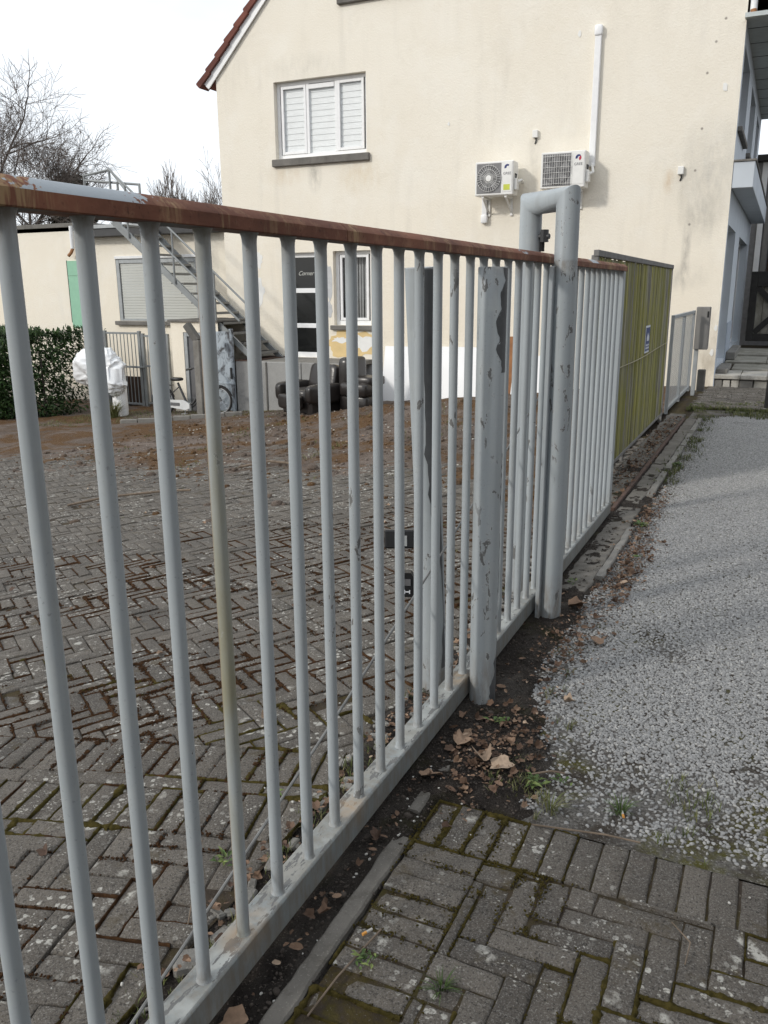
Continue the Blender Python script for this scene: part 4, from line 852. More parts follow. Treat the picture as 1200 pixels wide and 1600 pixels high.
    for q in (x0+.13, x0+w_-.13):
        b = MB(); b.box(q-.02, q+.02, Yf+.03, FY, z0-.035, z0-.002); b.box(q-.02, q+.02, FY-.03, FY, z0-.30, z0-.035); b.add([(q-.015, Yf+.06, z0-.036), (q+.015, Yf+.06, z0-.036), (q+.015, FY-.03, z0-.26), (q-.015, FY-.03, z0-.26), (q-.015, Yf+.09, z0-.036), (q+.015, Yf+.09, z0-.036), (q+.015, FY-.03, z0-.23), (q-.015, FY-.03, z0-.23)], [(0, 1, 2, 3), (4, 7, 6, 5), (0, 3, 7, 4), (1, 5, 6, 2)]); b.build('bracket', MAT['ac_white'], t)
    b = MB(); b.tube([(x0+w_+.03, Yf+.14, z0+.2), (x0+w_+.09, Yf+.2, z0+.24), (x0+w_+.06 if kind == 0 else -3.085, FY-.035, z0+.22 if kind == 0 else z0+.40)], .022, 8); b.build('hose', MAT['ac_white'], t, True)
aircon(-4.955, 3.10, .66, .535, 'left air conditioner with round wire fan guard and yellow label', 0)
aircon(-3.83, 3.155, .72, .555, 'right air conditioner with square grille beside the tall trunking', 1)
# ---- terrace, steps and street details
ter = thing('terrace', 'grey concrete panel terrace below the glazed door', 'terrace', (-9.4, 13.5, -.7))
for a, c in ((-9.42, -8.735), (-8.725, -7.98), (-7.97, -7.1)): b = MB(); b.cbox(a, c, 13.55, 13.62, -1., .29 if a > -8 else .285, .01); b.build('panel', MAT['concrete_panel'], ter)
b = MB(); b.cbox(-9.42, -7.1, 13.62, 14.79, .20, .282, .006); b.build('floor_slab', MAT['concrete'], ter); b = MB(); b.box(-8.745, -8.715, 13.535, 13.55, -1., .27); b.build('joint_post', MAT['concrete_dark'], ter)
b = MB(); b.cbox(-9.43, -9.0, 13.54, 14.79, .284, .30, .004); b.build('rust_edge', MAT['track_rust'], ter)
stp = thing('stone_landing', 'pale slab landing on rough blocks at the house corner', 'steps', (-.9, FY, 0)); R = random.Random(9)
xx = -.945
for k, wd in enumerate((.42, .40, .38, .45, .5, .6)):
    b = MB(); b.cbox(xx, xx+wd-.006, FY+.004, FY+.92, .135, .205+R.uniform(-.004, .004), .008); b.build('slab', MAT['concrete_pale'], stp); xx += wd
xx = -.94
for k, wd in enumerate((.16, .12, .13, .21, .24, .2, .3, .3)):
    b = MB(); hh = .132-R.uniform(0, .02); b.cbox(xx, xx+wd-.012, FY+.02+R.uniform(0, .05), FY+.4, -.05, hh, .01, at((0, 0, 0), Matrix.Rotation(R.uniform(-.03, .03), 3, 'Y'))); b.build('block', MAT['concrete'] if k % 3 == 0 else MAT['concrete_pale'], stp); xx += wd
b = MB(); b.box(-.9, 1.6, FY+.42, 23, -.1, .20); b.build('fill', MAT['ground'], stp)
for (x0, x1, y0, y1, zt) in ((-.72, .0, 15.75, 16.9, .225), (.01, .8, 15.75, 16.9, .222), (-.9, -.2, 17.0, 18.5, .25), (-.19, .5, 17.0, 18.5, .246), (-.9, .1, 18.6, 20.5, .285), (.12, 1.2, 18.6, 20.5, .28)): b = MB(); b.cbox(x0, x1, y0, y1, zt-.09, zt, .008); b.build('slab', MAT['slab_stone'], stp)
b = MB(); b.cbox(-.915, -.74, 15.0, 16.2, .206, .285, .01); b.build('door_step', MAT['concrete'], stp); b = MB(); b.cbox(-.915, -.75, 17.4, 19.6, .255, .40, .01); b.build('door_step', MAT['concrete'], stp)
wg = thing('wooden_gate', 'dark wooden gate with crossed braces beyond the landing', 'gate', (-.6, 20.9, .4))
b = MB()
for a, c, d, e in ((-.72, -.58, .42, 1.92), (.4, .54, .42, 1.92), (-.58, .4, 1.60, 1.92), (-.58, .4, .42, .58)): b.cbox(a, c, 20.85, 20.95, d, e, .006)
for s_ in (1, -1): M = at((-.09, 20.88, 1.09), Matrix.Rotation(s_*radians(46), 3, 'Y')); b.cbox(-.68, .68, -.02, .02, -.06, .06, .004, M)
b.build('frame', MAT['dark_wood'], wg)
for k in range(7): b = MB(); b.cbox(-.57+k*.14, -.44+k*.14, 20.955, 20.975, .45, 1.62, .003); b.build('board', MAT['slab_stone'], wg)
nb = thing('far_shed', 'grey boarded shed beyond the house at the right edge', 'shed', (-.8, 24, 0)); b = MB(); b.box(-2.2, 4, 24, 28, -.2, 4.6); b.build('wall', MAT['far_wall'], nb)
for k in range(8): b = MB(); b.cbox(-.82+k*.16, -.69+k*.16, 23.95, 23.99, .4, 4.55, .004); b.build('board', MAT['grey_slat'] if k % 2 else MAT['white_pvc'] if k == 0 else MAT['old_wood'], nb)
b = MB(); b.cbox(-2.2, 4.2, 23.7, 28.2, 4.55, 4.7, .01); b.build('roof', MAT['dark_wood'], nb)
# ================================================================ ANNEX and outside stair
AYW = 15.0
an = thing('annex', 'low flat-roofed cream annex with a roller shutter window', 'building', (-15, AYW, -.9))
b = MB(); wall_holes(b, None, [(-22, -1.2), (HX0+.0, -1.2), (HX0, 2.98), (-22, 2.98)], [(-13.47, -11.25, .95, 2.27)], AYW, 'y', .12); b.build('wall', MAT['stucco'], an, recalc=False)
b = MB(); b.cbox(-22, -14.2, AYW-.06, 22, 2.98, 3.07, .006); b.build('roof_edge', MAT['sill_stone'], an); b = MB(); b.box(-22, HX0-.01, AYW, 22, 2.9, 2.98); b.build('roof', MAT['concrete_dark'], an)
b = MB(); b.cbox(-14.19, HX0-.01, AYW-.25, AYW+.5, 2.74, 2.90, .004); b.build('fascia', MAT['steel_dark'], an); b = MB(); b.cbox(-14.19, HX0-.01, AYW-.28, AYW+.5, 2.902, 2.98, .004); b.build('gutter_edge', MAT['galv'], an)
b = MB(); b.tube([(-14.6, AYW-.07, 3.0), (-14.6, AYW-.07, 2.52)], .045, 10); p_ = b.build('downpipe', MAT['white_pvc'], an, True); b = MB(); b.tube([(-14.6, AYW-.07, 2.52), (-14.63, AYW-.1, 2.43), (-14.7, AYW-.12, 2.36)], .035, 8); b.build('broken_end', MAT['brown_wood'], p_, True)
b = MB()
for r_ in ((-13.47, -13.38, .95, 2.27), (-11.34, -11.25, .95, 2.27), (-13.38, -11.34, 2.18, 2.27), (-13.38, -11.34, .95, .99)): b.cbox(*r_[:2], AYW+.005, AYW+.07, *r_[2:], .004)
sw = b.build('shutter_window', MAT['galv'], an); b = MB(); b.cbox(-13.55, -11.0, AYW-.09, AYW+.11, .86, .947, .008); b.build('sill', MAT['sill_stone'], sw)
zz = .99
while zz < 2.17: b = MB(); b.cbox(-13.37, -11.35, AYW+.03, AYW+.05, zz, min(zz+.0555, 2.178), .006); b.build('shutter_slat', MAT['shutter'], sw); zz += .057
b = MB(); b.cbox(-13.47, -11.25, AYW-.03, AYW+.003, 2.272, 2.33, .004); b.build('lintel_strip', MAT['white_pvc'], sw)
gb = thing('green_board', 'pale green boarded-up opening in the annex wall above the hedge', 'board', (-14.6, AYW, .78))
b = MB(); b.cbox(-14.87, -14.35, AYW-.02, AYW, .78, 1.93, .003); b.build('panel', MAT['green_board'], gb); b = MB(); b.cbox(-14.87, -14.35, AYW-.022, AYW, 1.935, 2.26, .003); b.build('panel', MAT['green_board'], gb)
b = MB(); b.box(-14.895, -14.872, AYW-.012, AYW, .9, 2.27); b.build('gap', MAT['interior'], gb)
# roof railing
rr = thing('roof_railing', 'grey tube railing at the head of the outside stair', 'railing', (-13.4, 15.2, 3))
b = MB(); b.tube([(-14.9, 15.8, 2.98), (-14.9, 15.8, 4.16), (-14.2, 15.8, 4.24), (-14.1, 15.8, 4.22), (-13.35, 15.6, 3.55), (-12.3, 14.3, 2.95)], .028, 8); b.tube([(-14.9, 15.8, 4.06), (-13.4, 15.9, 3.90), (-13.4, 15.9, 2.98)], .026, 8); b.tube([(-14.15, 15.8, 2.98), (-14.15, 15.8, 4.22)], .026, 8); b.tube([(-13.98, 15.85, 2.98), (-13.98, 15.85, 3.98)], .026, 8); b.build('tubes', MAT['stair_steel'], rr, True)
# stair along X, descending to the terrace
sr = thing('outside_stair', 'grey steel outside stair descending from the flat roof to the terrace', 'stair', (-9.1, 14, .3))
X0, Z0, SL, NS = -9.02, .30, .835, 14; dz = 2.62/NS; dx = dz/SL
for yy in (13.66, 14.58):
    b = MB(); b.prism([(X0+.02, Z0), (X0-.13, Z0), (X0-2.62/SL-.15, Z0+2.60), (X0-2.62/SL+.02, Z0+2.63)], yy, yy+.05, 'y'); o = b.build('stringer', MAT['stair_steel'], sr)
for k in range(NS):
    zz = Z0+dz*(k+1)-.06; xc = X0-dx*(k+.5)-.10
    b = MB(); b.cbox(xc-.15, xc+.13, 13.712, 14.578, zz-.018, zz, .003); td = b.build('tread', MAT['tread'], sr)
    b = MB(); b.cbox(xc+.13, xc+.145, 13.712, 14.578, zz-.04, zz+.004, .003); b.build('nosing', MAT['tread_nose'], td)
def sx_(zh): return X0-.08-(zh-Z0)/SL
for k, zh in enumerate((.95, 1.72, 2.6)):
    b = MB(); b.tube([(sx_(zh), 13.64, zh), (sx_(zh), 13.64, zh+.98)], .02, 8); b.build('baluster', MAT['stair_steel'], sr, True)
for off, e0 in ((.98, .30), (.52, .5)):
    pts = [(sx_(q), 13.64, q+off) for q in (2.92, 2.2, 1.5, .9, e0)]
    if off > .9: pts += [(pts[-1][0]+.07, 13.64, pts[-1][2]-.08), (pts[-1][0]+.04, 13.64, pts[-1][2]-.15)]
    b = MB(); b.tube(pts, .021, 8); b.build('handrail', MAT['stair_steel'], sr, True)
# cellar entrance under the stair
ce = thing('cellar_entrance', 'low cream cellar entrance with grey door under the stair', 'entrance', (-10.3, 13.6, -.7))
b = MB(); wall_holes(b, None, [(-10.95, -1.1), (-9.82, -1.1), (-9.82, 1.0), (-10.95, 1.0)], [(-10.66, -10.06, -.9, .8)], 13.6, 'y', .1); b.add([(-10.95, 13.6, -1.1), (-10.95, 15, -1.1), (-10.95, 15, 1.0), (-10.95, 13.6, 1.0)], [(0, 1, 2, 3)]); b.build('wall', MAT['stucco'], ce, recalc=False)
b = MB(); b.cbox(-10.99, -9.80, 13.55, 14.99, 1.0, 1.04, .004); b.build('coping', MAT['sill_stone'], ce)
b = MB()
for r_ in ((-10.66, -10.58, -.9, .8), (-10.14, -10.06, -.9, .8), (-10.58, -10.14, .72, .8)): b.cbox(*r_[:2], 13.61, 13.68, *r_[2:], .004)
d_ = b.build('door_frame', MAT['galv'], ce); b = MB(); b.box(-10.58, -10.14, 13.64, 13.66, -.9, .72); b.build('door_leaf', MAT['grey_door'], d_)
bd = thing('metal_door', 'weathered pale blue metal door with dark stains, standing open by the terrace', 'door', (-9.6, 13.52, -.75))
b = MB(); b.cbox(-9.83, -9.50, 13.50, 13.53, -.72, .83, .003); b.build('leaf', MAT['blue_metal'], bd); b = MB(); b.cbox(-9.497, -9.43, 13.48, 13.54, -.8, .88, .006); b.build('frame_post', MAT['blue_metal'], bd); b = MB(); b.cbox(-9.49, -9.45, 13.45, 13.479, -.05, .16, .004); b.build('lock', MAT['steel_dark'], bd); b = MB(); b.cbox(-9.83, -9.5, 13.49, 13.4995, -.16, -.13, .002); b.build('cross_bar', MAT['blue_metal'], bd)
b = MB(); b.box(-9.98, -9.44, 13.7, 15., -.9, .20); b.build('back_wall', MAT['concrete_dark'], ter)
# barred gate by the annex
def bars_gate(x0, x1, z0, z1, label, nb):
    t = thing('barred_gate', label, 'gate', (x0, 14.3, z0)); b = MB()
    for x in (x0, x1): b.cbox(x-.035, x+.035, 14.27, 14.33, z0, z1+.03, .004)
    b.cbox(x0+.035, x1-.035, 14.28, 14.32, z1-.04, z1, .003); b.cbox(x0+.035, x1-.035, 14.28, 14.32, z0+.85, z0+.89, .003); b.cbox(x0+.035, x1-.035, 14.28, 14.32, z0+.06, z0+.10, .003); b.build('frame', MAT['old_wood'] if 0 else MAT['stair_steel'], t)
    for k in range(nb): x = x0+.035+(x1-x0-.07)*(k+1)/(nb+1); b = MB(); b.tube([(x, 14.3, z0+.1), (x, 14.3, z1-.04)], .010, 6); b.build('bar', MAT['stair_steel'], t, True)
    return t
t = bars_gate(-13.30, -12.36, -.86, .74, 'taller barred metal gate beside the white bundle', 8)
b = MB()
for k in range(5): b.cbox(-13.2+k*.16, -13.05+k*.16, 14.34, 14.36, -.85, -.20, .003)
b.build('boards', MAT['old_wood'], t); b = MB(); b.cbox(-12.42, -12.25, 14.22, 14.26, .0, .03, .003); b.build('latch', MAT['galv'], t)
bars_gate(-12.27, -11.62, -.83, .69, 'narrower barred metal gate behind the bicycle', 6)
# ================================================================ THINGS IN THE YARD
# concrete fence post with a bent arm
pt = thing('fence_post', 'old concrete fence post with a bent-over top in front of the bicycle', 'post', (-9.79, 12.9, -.72))
b = MB(); b.cbox(-9.86, -9.72, 12.84, 12.98, -.85, .70, .012); b.build('shaft', MAT['concrete'], pt); b = MB(); M = at((-9.80, 12.91, .70), Matrix.Rotation(radians(-38), 3, 'Y')); b.cbox(-.065, .065, -.065, .065, -.03, .36, .012, M); b.build('arm', MAT['concrete_dark'], pt)
# bicycle
bk = thing('bicycle', 'white low-step bicycle leaning by the cellar entrance', 'bicycle', (-10.3, 13.15, -.75))
RW, FW = Vector((-10.92, 13.2, -.515)), Vector((-9.53, 13.15, -.435)); rw = .252
for c in (RW, FW):
    b = MB(); b.tube([(c.x+rw*cos(2*pi*k/28), c.y, c.z+rw*sin(2*pi*k/28)) for k in range(28)], .021, 8, closed=True); wh = b.build('wheel', MAT['rubber'], bk, True)
    b = MB(); b.tube([(c.x+(rw-.025)*cos(2*pi*k/28), c.y, c.z+(rw-.025)*sin(2*pi*k/28)) for k in range(28)], .011, 6, closed=True); b.build('rim', MAT['chrome'], wh, True)
    b = MB(); 
    for k in range(16): b.tube([(c.x, c.y+.02*(-1)**k, c.z), (c.x+(rw-.025)*cos(2*pi*k/16), c.y, c.z+(rw-.025)*sin(2*pi*k/16))], .002, 4)
    b.tube([(c.x, c.y-.04, c.z), (c.x, c.y+.04, c.z)], .02, 8); b.build('spokes', MAT['chrome'], wh)
    b = MB(); b.tube([(c.x+(rw+.032)*cos(radians(a)), c.y, c.z+(rw+.032)*sin(radians(a))) for a in range(20, 200, 15)], .014, 6); b.build('mudguard', MAT['black_plastic'], bk, True)
BB = Vector((-10.32, 13.17, -.56)); SE = Vector((-10.55, 13.18, -.10)); HD = Vector((-9.80, 13.15, -.02)); HT = Vector((-9.86, 13.15, .16))
b = MB()
b.tube([HD, HD+Vector((-.12, 0, -.22)), BB+Vector((.12, 0, .03)), BB], .024, 8); b.tube([HD+Vector((.03, 0, -.09)), HD+Vector((-.06, 0, -.30)), BB+Vector((.10, 0, -.04))], .02, 8); b.tube([BB, SE+Vector((.02, 0, -.04))], .022, 8); b.tube([BB, RW], .014, 6); b.tube([SE+Vector((.04, 0, -.12)), RW], .012, 6); b.tube([HT, HD+Vector((.04, 0, -.12))], .024, 8); b.tube([HD+Vector((.03, -.04, -.1)), FW+Vector((0, -.04, 0))], .013, 6); b.tube([HD+Vector((.03, .04, -.1)), FW+Vector((0, .04, 0))], .013, 6)
b.build('frame', MAT['steel_dark'], bk, True)
b = MB(); b.prism([(-10.88, -.55), (-10.80, -.47), (-10.36, -.46), (-10.22, -.53), (-10.22, -.61), (-10.32, -.65), (-10.7, -.61), (-10.86, -.60)], 13.09, 13.125, 'y'); b.build('chain_guard', MAT['bike_white'], bk); b = MB(); b.box(-10.72, -10.45, 13.083, 13.0895, -.575, -.515); b.build('guard_window', MAT['ac_core'], bk)
b = MB(); b.pillow(SE+Vector((0, 0, .03)), (.26, .16, .07), .6); b.build('saddle', MAT['black_plastic'], bk, True)
b = MB(); b.tube([HT+Vector((-.16, -.26, .0)), HT+Vector((-.02, -.20, .03)), HT, HT+Vector((-.02, .20, .03)), HT+Vector((-.16, .26, .0))], .012, 8); b.build('handlebar', MAT['steel_dark'], bk, True); b = MB(); b.tube([HT+Vector((-.22, -.27, -.01)), HT+Vector((-.10, -.24, .01))], .02, 8); b.build('grip', MAT['black_plastic'], bk, True); b = MB(); b.tube([HT+Vector((-.22, .27, -.01)), HT+Vector((-.10, .24, .01))], .02, 8); b.build('grip', MAT['black_plastic'], bk, True)
b = MB(); b.tube([BB+Vector((-.02, -.07, -.16)), BB+Vector((0, -.06, 0))], .012, 6); b.cbox(BB.x-.06, BB.x+.05, BB.y-.15, BB.y-.07, BB.z-.18, BB.z-.155, .004); b.build('crank', MAT['chrome'], bk)
b = MB()
for q in range(6): b.tube([(-10.78-.05*q, 13.10, -.20), (-10.78-.05*q, 13.10, -.42)], .004, 4); b.tube([(-10.78-.05*q, 13.28, -.20), (-10.78-.05*q, 13.28, -.42)], .004, 4)
b.tube([(-10.72, 13.10, -.20), (-11.08, 13.10, -.20), (-11.08, 13.28, -.20), (-10.72, 13.28, -.20)], .007, 5, closed=True); b.tube([(-10.72, 13.10, -.42), (-11.08, 13.10, -.42), (-11.08, 13.28, -.42), (-10.72, 13.28, -.42)], .006, 5, closed=True); b.build('carrier', MAT['steel_dark'], bk)
# armchairs
def chair_parts(t, M, mat):
    def P(n, c, s, e=.38, r=None):
        b = MB(); b.pillow(M @ Vector(c), s, e, (M.to_3x3() @ r) if r else M.to_3x3(), 30, 20); b.v = [tuple(Vector(v)+Vector((1, -1, 1))*(.010*noise.fractal(Vector(v)*9, 1., 2., 3))) for v in b.v]; return b.build(n, MAT[mat], t, True, ang=180)
    P('seat', (0, -.08, .34), (.62, .66, .26)); bb_ = MB(); bb_.cbox(-.42, .42, -.36, .36, .02, .28, .04, M); bb_.build('base', MAT[mat], t); rx = Matrix.Rotation(radians(-14), 3, 'X')
    P('backrest', (0, .33, .62), (.74, .24, .50), .38, rx); P('armrest', (-.43, -.05, .40), (.20, .80, .34), .45); P('armrest', (.43, -.05, .40), (.20, .80, .34), .45); P('footrest', (0, -.48, .26), (.60, .16, .26), .4)
ch = thing('armchair', 'dark brown leather recliner armchair against the concrete terrace', 'armchair', (-7.55, 13.1, -.55)); chair_parts(ch, at((-7.52, 13.12, -.57), rotz(radians(-22))) @ Matrix.Scale(1.0, 4), 'leather')
c2 = thing('armchair', 'second dark leather seat turned sideways beside the recliner', 'armchair', (-6.75, 13.3, -.5))
for n_, c, s_ in (('base', (-6.62, 13.32, -.36), (.62, .6, .34)), ('seat', (-6.60, 13.28, -.10), (.60, .62, .24)), ('backrest', (-6.84, 13.42, .13), (.22, .62, .62)), ('cushion', (-6.48, 13.34, .04), (.40, .52, .16))):
    b = MB(); b.pillow(c, s_, .3, rotz(radians(-8)), 20, 12); b.build(n_, MAT['leather'], c2, True, ang=180)
# boards leaning on the wall
def board(name, label, x0, x1, z0, z1, yb, yt, mat, th=.02):
    t = thing(name, label, 'board', ((x0+x1)/2, yb, z0)); b = MB(); b.add([(x0, yb, z0), (x1, yb, z0), (x1, yt, z1), (x0, yt, z1), (x0, yb+th, z0), (x1, yb+th, z0), (x1, yt+th, z1), (x0, yt+th, z1)], [(0, 1, 2, 3), (4, 7, 6, 5), (0, 4, 5, 1), (1, 5, 6, 2), (2, 6, 7, 3), (3, 7, 4, 0)]); b.build('sheet', MAT[mat], t)
board('white_sheet', 'large white sheet leaning on the wall right of the armchairs', -6.80, -5.74, -.62, .545, 14.45, 14.72, 'white_board'); board('white_sheet', 'white sheet leaning on the wall behind the leaning bollard', -5.73, -4.88, -.6, .56, 14.44, 14.71, 'white_board')
board('white_sheet', 'white sheet leaning on the wall behind the pipe arch', -4.25, -3.35, -.5, .44, 14.4, 14.66, 'white_board'); board('brown_panel', 'brown wooden panel standing behind the white sheets', -4.40, -3.98, -.3, .76, 14.70, 14.76, 'brown_wood')
pi_ = thing('waste_pipe', 'short black pipe end lying by the white sheets', 'pipe', (-4.3, 14.2, -.35)); b = MB(); b.tube([(-4.42, 14.25, -.24), (-4.28, 14.05, -.30)], .055, 14, caps=False); b.tube([(-4.42, 14.25, -.24), (-4.28, 14.05, -.30)], .047, 14, caps=False); b.build('pipe', MAT['black_plastic'], pi_, True)
# white roll and plastic sheet
wr = thing('white_drum', 'white cylindrical roll standing under the plastic sheet', 'roll', (-11.7, 12.8, -.8)); b = MB(); b.lathe([(.14, -.88), (.145, -.6), (.142, -.05), (.13, -.03)], 20, (-11.70, 12.84)); b.build('roll', MAT['white_board'], wr, True)
ps = thing('plastic_sheet', 'crumpled white plastic sheet draped over the white roll by the hedge', 'plastic sheet', (-12.0, 12.75, -.1)); b = MB(); V = []; n, m = 84, 60
for j in range(m+1):
    for i in range(n):
        ph = -pi/2+pi*j/m; th = 2*pi*i/n; q = Vector((.66*cos(ph)*cos(th), .30*cos(ph)*sin(th), .40*sin(ph)))
        q.x += -.05+.25*max(0, -q.z)*(1 if q.x > 0 else -.9); q.z += .10*(1-abs(q.x)/.7) - (.22 if q.x > .3 and q.z < 0 else 0)
        d = noise.fractal(q*3.1, 1., 2., 3)*.09-abs(noise.noise(q*7.))*.09-abs(noise.noise(q*15.))*.045; d += .05*noise.cell(q*5.)*0; q += q.normalized()*d; V.append(Vector((-12.0, 12.72, .09))+q)
b.add(V, [(j*n+i, j*n+(i+1) % n, (j+1)*n+(i+1) % n, (j+1)*n+i) for j in range(m) for i in range(n)]); b.build('sheet', MAT['sheet'], ps, True, ang=45); b = MB(); b.box(-11.93, -11.83, 12.36, 12.45, .09, .21); b.build('grey_patch', MAT['ac_fan'], ps)
b = MB(); b.tube([(-12.0, 12.8, .42), (-11.98, 12.8, .62)], .025, 8); b.build('red_tip', MAT['logo_red'], ps, True)
# kerb of the planted strip
for q in range(7):
    a = Vector((-10.75, 11.75)).lerp(Vector((-8.9, 12.95)), q/7); c = Vector((-10.75, 11.75)).lerp(Vector((-8.9, 12.95)), (q+.97)/7); mid = (a+c)/2
    b = MB(); M = at((mid.x, mid.y, yz(mid.x, mid.y)+.02), rotz(atan2(c.y-a.y, c.x-a.x))); b.cbox(-(c-a).length/2, (c-a).length/2, -.04, .04, -.1, .06, .01, M); struct(b.build('kerb', MAT['concrete'], None))
# ================================================================ VEGETATION
def leaf_quads(b, T, c, d, n_, L_, W_, t, fold=.25):
    """one folded leaf: two quads"""
    d = d.normalized(); s_ = d.cross(n_); s_ = s_.normalized() if s_.length > 1e-4 else Vector((1, 0, 0)); n2_ = s_.cross(d)
    p0 = c; p1 = c+d*L_*.55; p2 = c+d*L_-n2_*L_*.15
    l1 = p1+s_*W_/2+n2_*W_*fold; r1 = p1-s_*W_/2+n2_*W_*fold
    k = len(b.v); b.v += [tuple(p0), tuple(l1), tuple(p2), tuple(r1), tuple(p1)]; b.f += [(k, k+4, k+1), (k+4, k+2, k+1), (k, k+3, k+4), (k+4, k+3, k+2)]; T += [t]*5
def rv(R): return Vector((R.gauss(0, 1), R.gauss(0, 1), R.gauss(0, 1))).normalized()
R = random.Random(21); hd = thing('laurel_hedge', 'dense dark green laurel hedge left of the white bundle', 'hedge', (-13.5, 12.5, -.9)); b = MB(); T = []
for k in range(27000):
    x = R.uniform(-17.5, -12.95); yb = 11.55+.18*(-12.3-x)*0; top = .78+.12*fbm(x*2.2, 3., 1.)+.06*fbm(x*7, 1.); u = R.random()
    z = -.9+(top+.9)*(1-u*u*.98 if R.random() < .35 else R.random()); y = 11.75+1.2*max(0, x+13.7)+.25*fbm(x*1.5, z*1.8, 5.)+R.random()**1.6*.95+(.5*max(0, (z-top+.35)/.35) if z > top-.35 else 0)
    if x > -12.5: y += R.random()*.8
    dv = rv(R)*.7+Vector((0, -.7, .5)); leaf_quads(b, T, Vector((x, y, z)), dv, Vector((0, -.5, .8))+rv(R)*.3, R.uniform(.08, .14), R.uniform(.035, .055), min(1, max(0, R.gauss(.45, .25))))
for k in range(260):   # shoots above the top
    x = R.uniform(-17.3, -13.2); top = .76+.12*fbm(x*2.2, 3., 1.)
    y0 = R.uniform(11.9, 12.5)
    for q in range(7): leaf_quads(b, T, Vector((x+R.gauss(0, .01), y0, top+q*.022)), rv(R)*.6+Vector((0, 0, .8)), Vector((0, -1, .3)), .10, .03, R.random())
o = b.build('foliage', MAT['hedge_leaf'], hd, False, False); tone(o.data, T)
b = MB()
for k in range(12): x = -17.2+k*.36; b.tube([(x, 12.4, -.95), (x+R.gauss(0, .05), 12.4, .3)], .02, 5)
b.build('stems', MAT['bark'], hd)
def grass_tuft(name, label, c, n, h, spread, seed, cat='grass', group=None, w_=.006, dry=.5, mat='grass', parent=None):
    R = random.Random(seed); b = MB(); T = []; c = Vector(c)
    for k in range(n):
        a = R.uniform(0, 2*pi); r = R.random()**.7*spread*.3; p = c+Vector((r*cos(a), r*sin(a), -.005)); ln = h*R.uniform(.5, 1.1); le = R.uniform(.2, 1.)*spread; t = min(1, max(0, R.gauss(dry, .25))); sd = Vector((-sin(a), cos(a), 0))
        P = [p+Vector((cos(a), sin(a), 0))*le*q*q+Vector((0, 0, ln*(q-.35*q*q*q*(le/spread)))) for q in (0, .35, .7, 1.)]; k0 = len(b.v)
        for i, q in enumerate(P): ww = w_*(1, .9, .6, .1)[i]; b.v += [tuple(q-sd*ww/2), tuple(q+sd*ww/2)]; T += [t, t]
        b.f += [(k0+2*i, k0+2*i+1, k0+2*i+3, k0+2*i+2) for i in range(3)]
    o = b.build(name, MAT[mat], parent, False, False, loc=tuple(c) if parent is None else None); tone(o.data, T)
    if label: tag(o, label, cat, group)
    return o
grass_tuft('grass_clump', 'arching grass clump at the foot of the white roll', (-11.6, 12.5, yz(-11.6, 12.5)), 170, .42, .38, 3, w_=.011, dry=.6)
# loose grass and weeds that nobody could count
def meadow(name, label, pts, hs, seed, dry=.4, w_=.004):
    R = random.Random(seed); b = MB(); T = []
    for (x, y, z) in pts:
        h = hs*R.uniform(.5, 1.3); a = R.uniform(0, 2*pi); t = min(1, max(0, R.gauss(dry, .25)))
        for q in range(R.randint(2, 4)):
            a2 = a+R.uniform(-1, 1)*2; d = Vector((cos(a2), sin(a2), 0)); sd = Vector((-d.y, d.x, 0)); p = Vector((x, y, z)); k0 = len(b.v); l_ = R.uniform(.3, 1.)*h
            for i, (f1, f2) in enumerate(((0, 0), (.5, .25), (1, .8))): ww = w_*(1, .8, .15)[i]; c = p+Vector((0, 0, h*f1*(1-.2*f1)))+d*l_*f2; b.v += [tuple(c-sd*ww/2), tuple(c+sd*ww/2)]; T += [t, t]
            b.f += [(k0, k0+1, k0+3, k0+2), (k0+2, k0+3, k0+5, k0+4)]
    o = b.build(name, MAT['grass'], None, False, False, kind='stuff'); tone(o.data, T); return tag(o, label, 'grass')
R = random.Random(31); P1 = []
for k in range(5200):
    x = R.uniform(-1.05, 1.2); y = R.uniform(11.1, 12.9)
    if fbm(x*2.3, y*2.3, 8.)+.55-abs(y-12.0)*.7 > .25: P1.append((x, y, .0))
for k in range(900):
    x, y = R.gauss(-.72, .06), R.uniform(6.8, 11)
    if fbm(x*3, y*2.2, 2.) > .05: P1.append((x, y, .0))
meadow('verge_grass', 'short green grass growing over the gravel before the landing', P1, .045, 1, .35)
P2 = []
for k in range(7000):
    x, y = R.uniform(-12.5, -6.2), R.uniform(10.8, 13.5)
    if y > 11.65+(x+10.9)*.62 and y > 11.2 and fbm(x*1.7, y*1.7, 4.) > -.15: P2.append((x, y, yard_soil_z(x, y)-.005))
for k in range(9000):
    x, y = R.uniform(-9, -1.4), R.uniform(4.6, 13)
    if fbm(x*.9, y*.9, 14.) > .34: P2.append((x, y, yard_soil_z(x, y)-.004))
meadow('yard_grass', 'thin grass and weeds on the bare soil of the yard', P2, .05, 2, .5)
P3 = []
for k in range(2600):
    x, y = R.uniform(-.75, .35), R.uniform(2.2, 3.3)
    if fbm(x*4, y*4, 21.) > .30 and gdens(x, y) < .75: P3.append((x, y, -.004))
for k in range(1500):
    x, y = R.gauss(-1.17, .06), R.uniform(1.0, 5.8)
    if fbm(x*4, y*3, 11.) > .12: P3.append((x, y, strip_z(x, y)-.003))
meadow('joint_grass', 'sparse grass between gravel, bricks and gate', P3, .035, 3, .5, .0028)
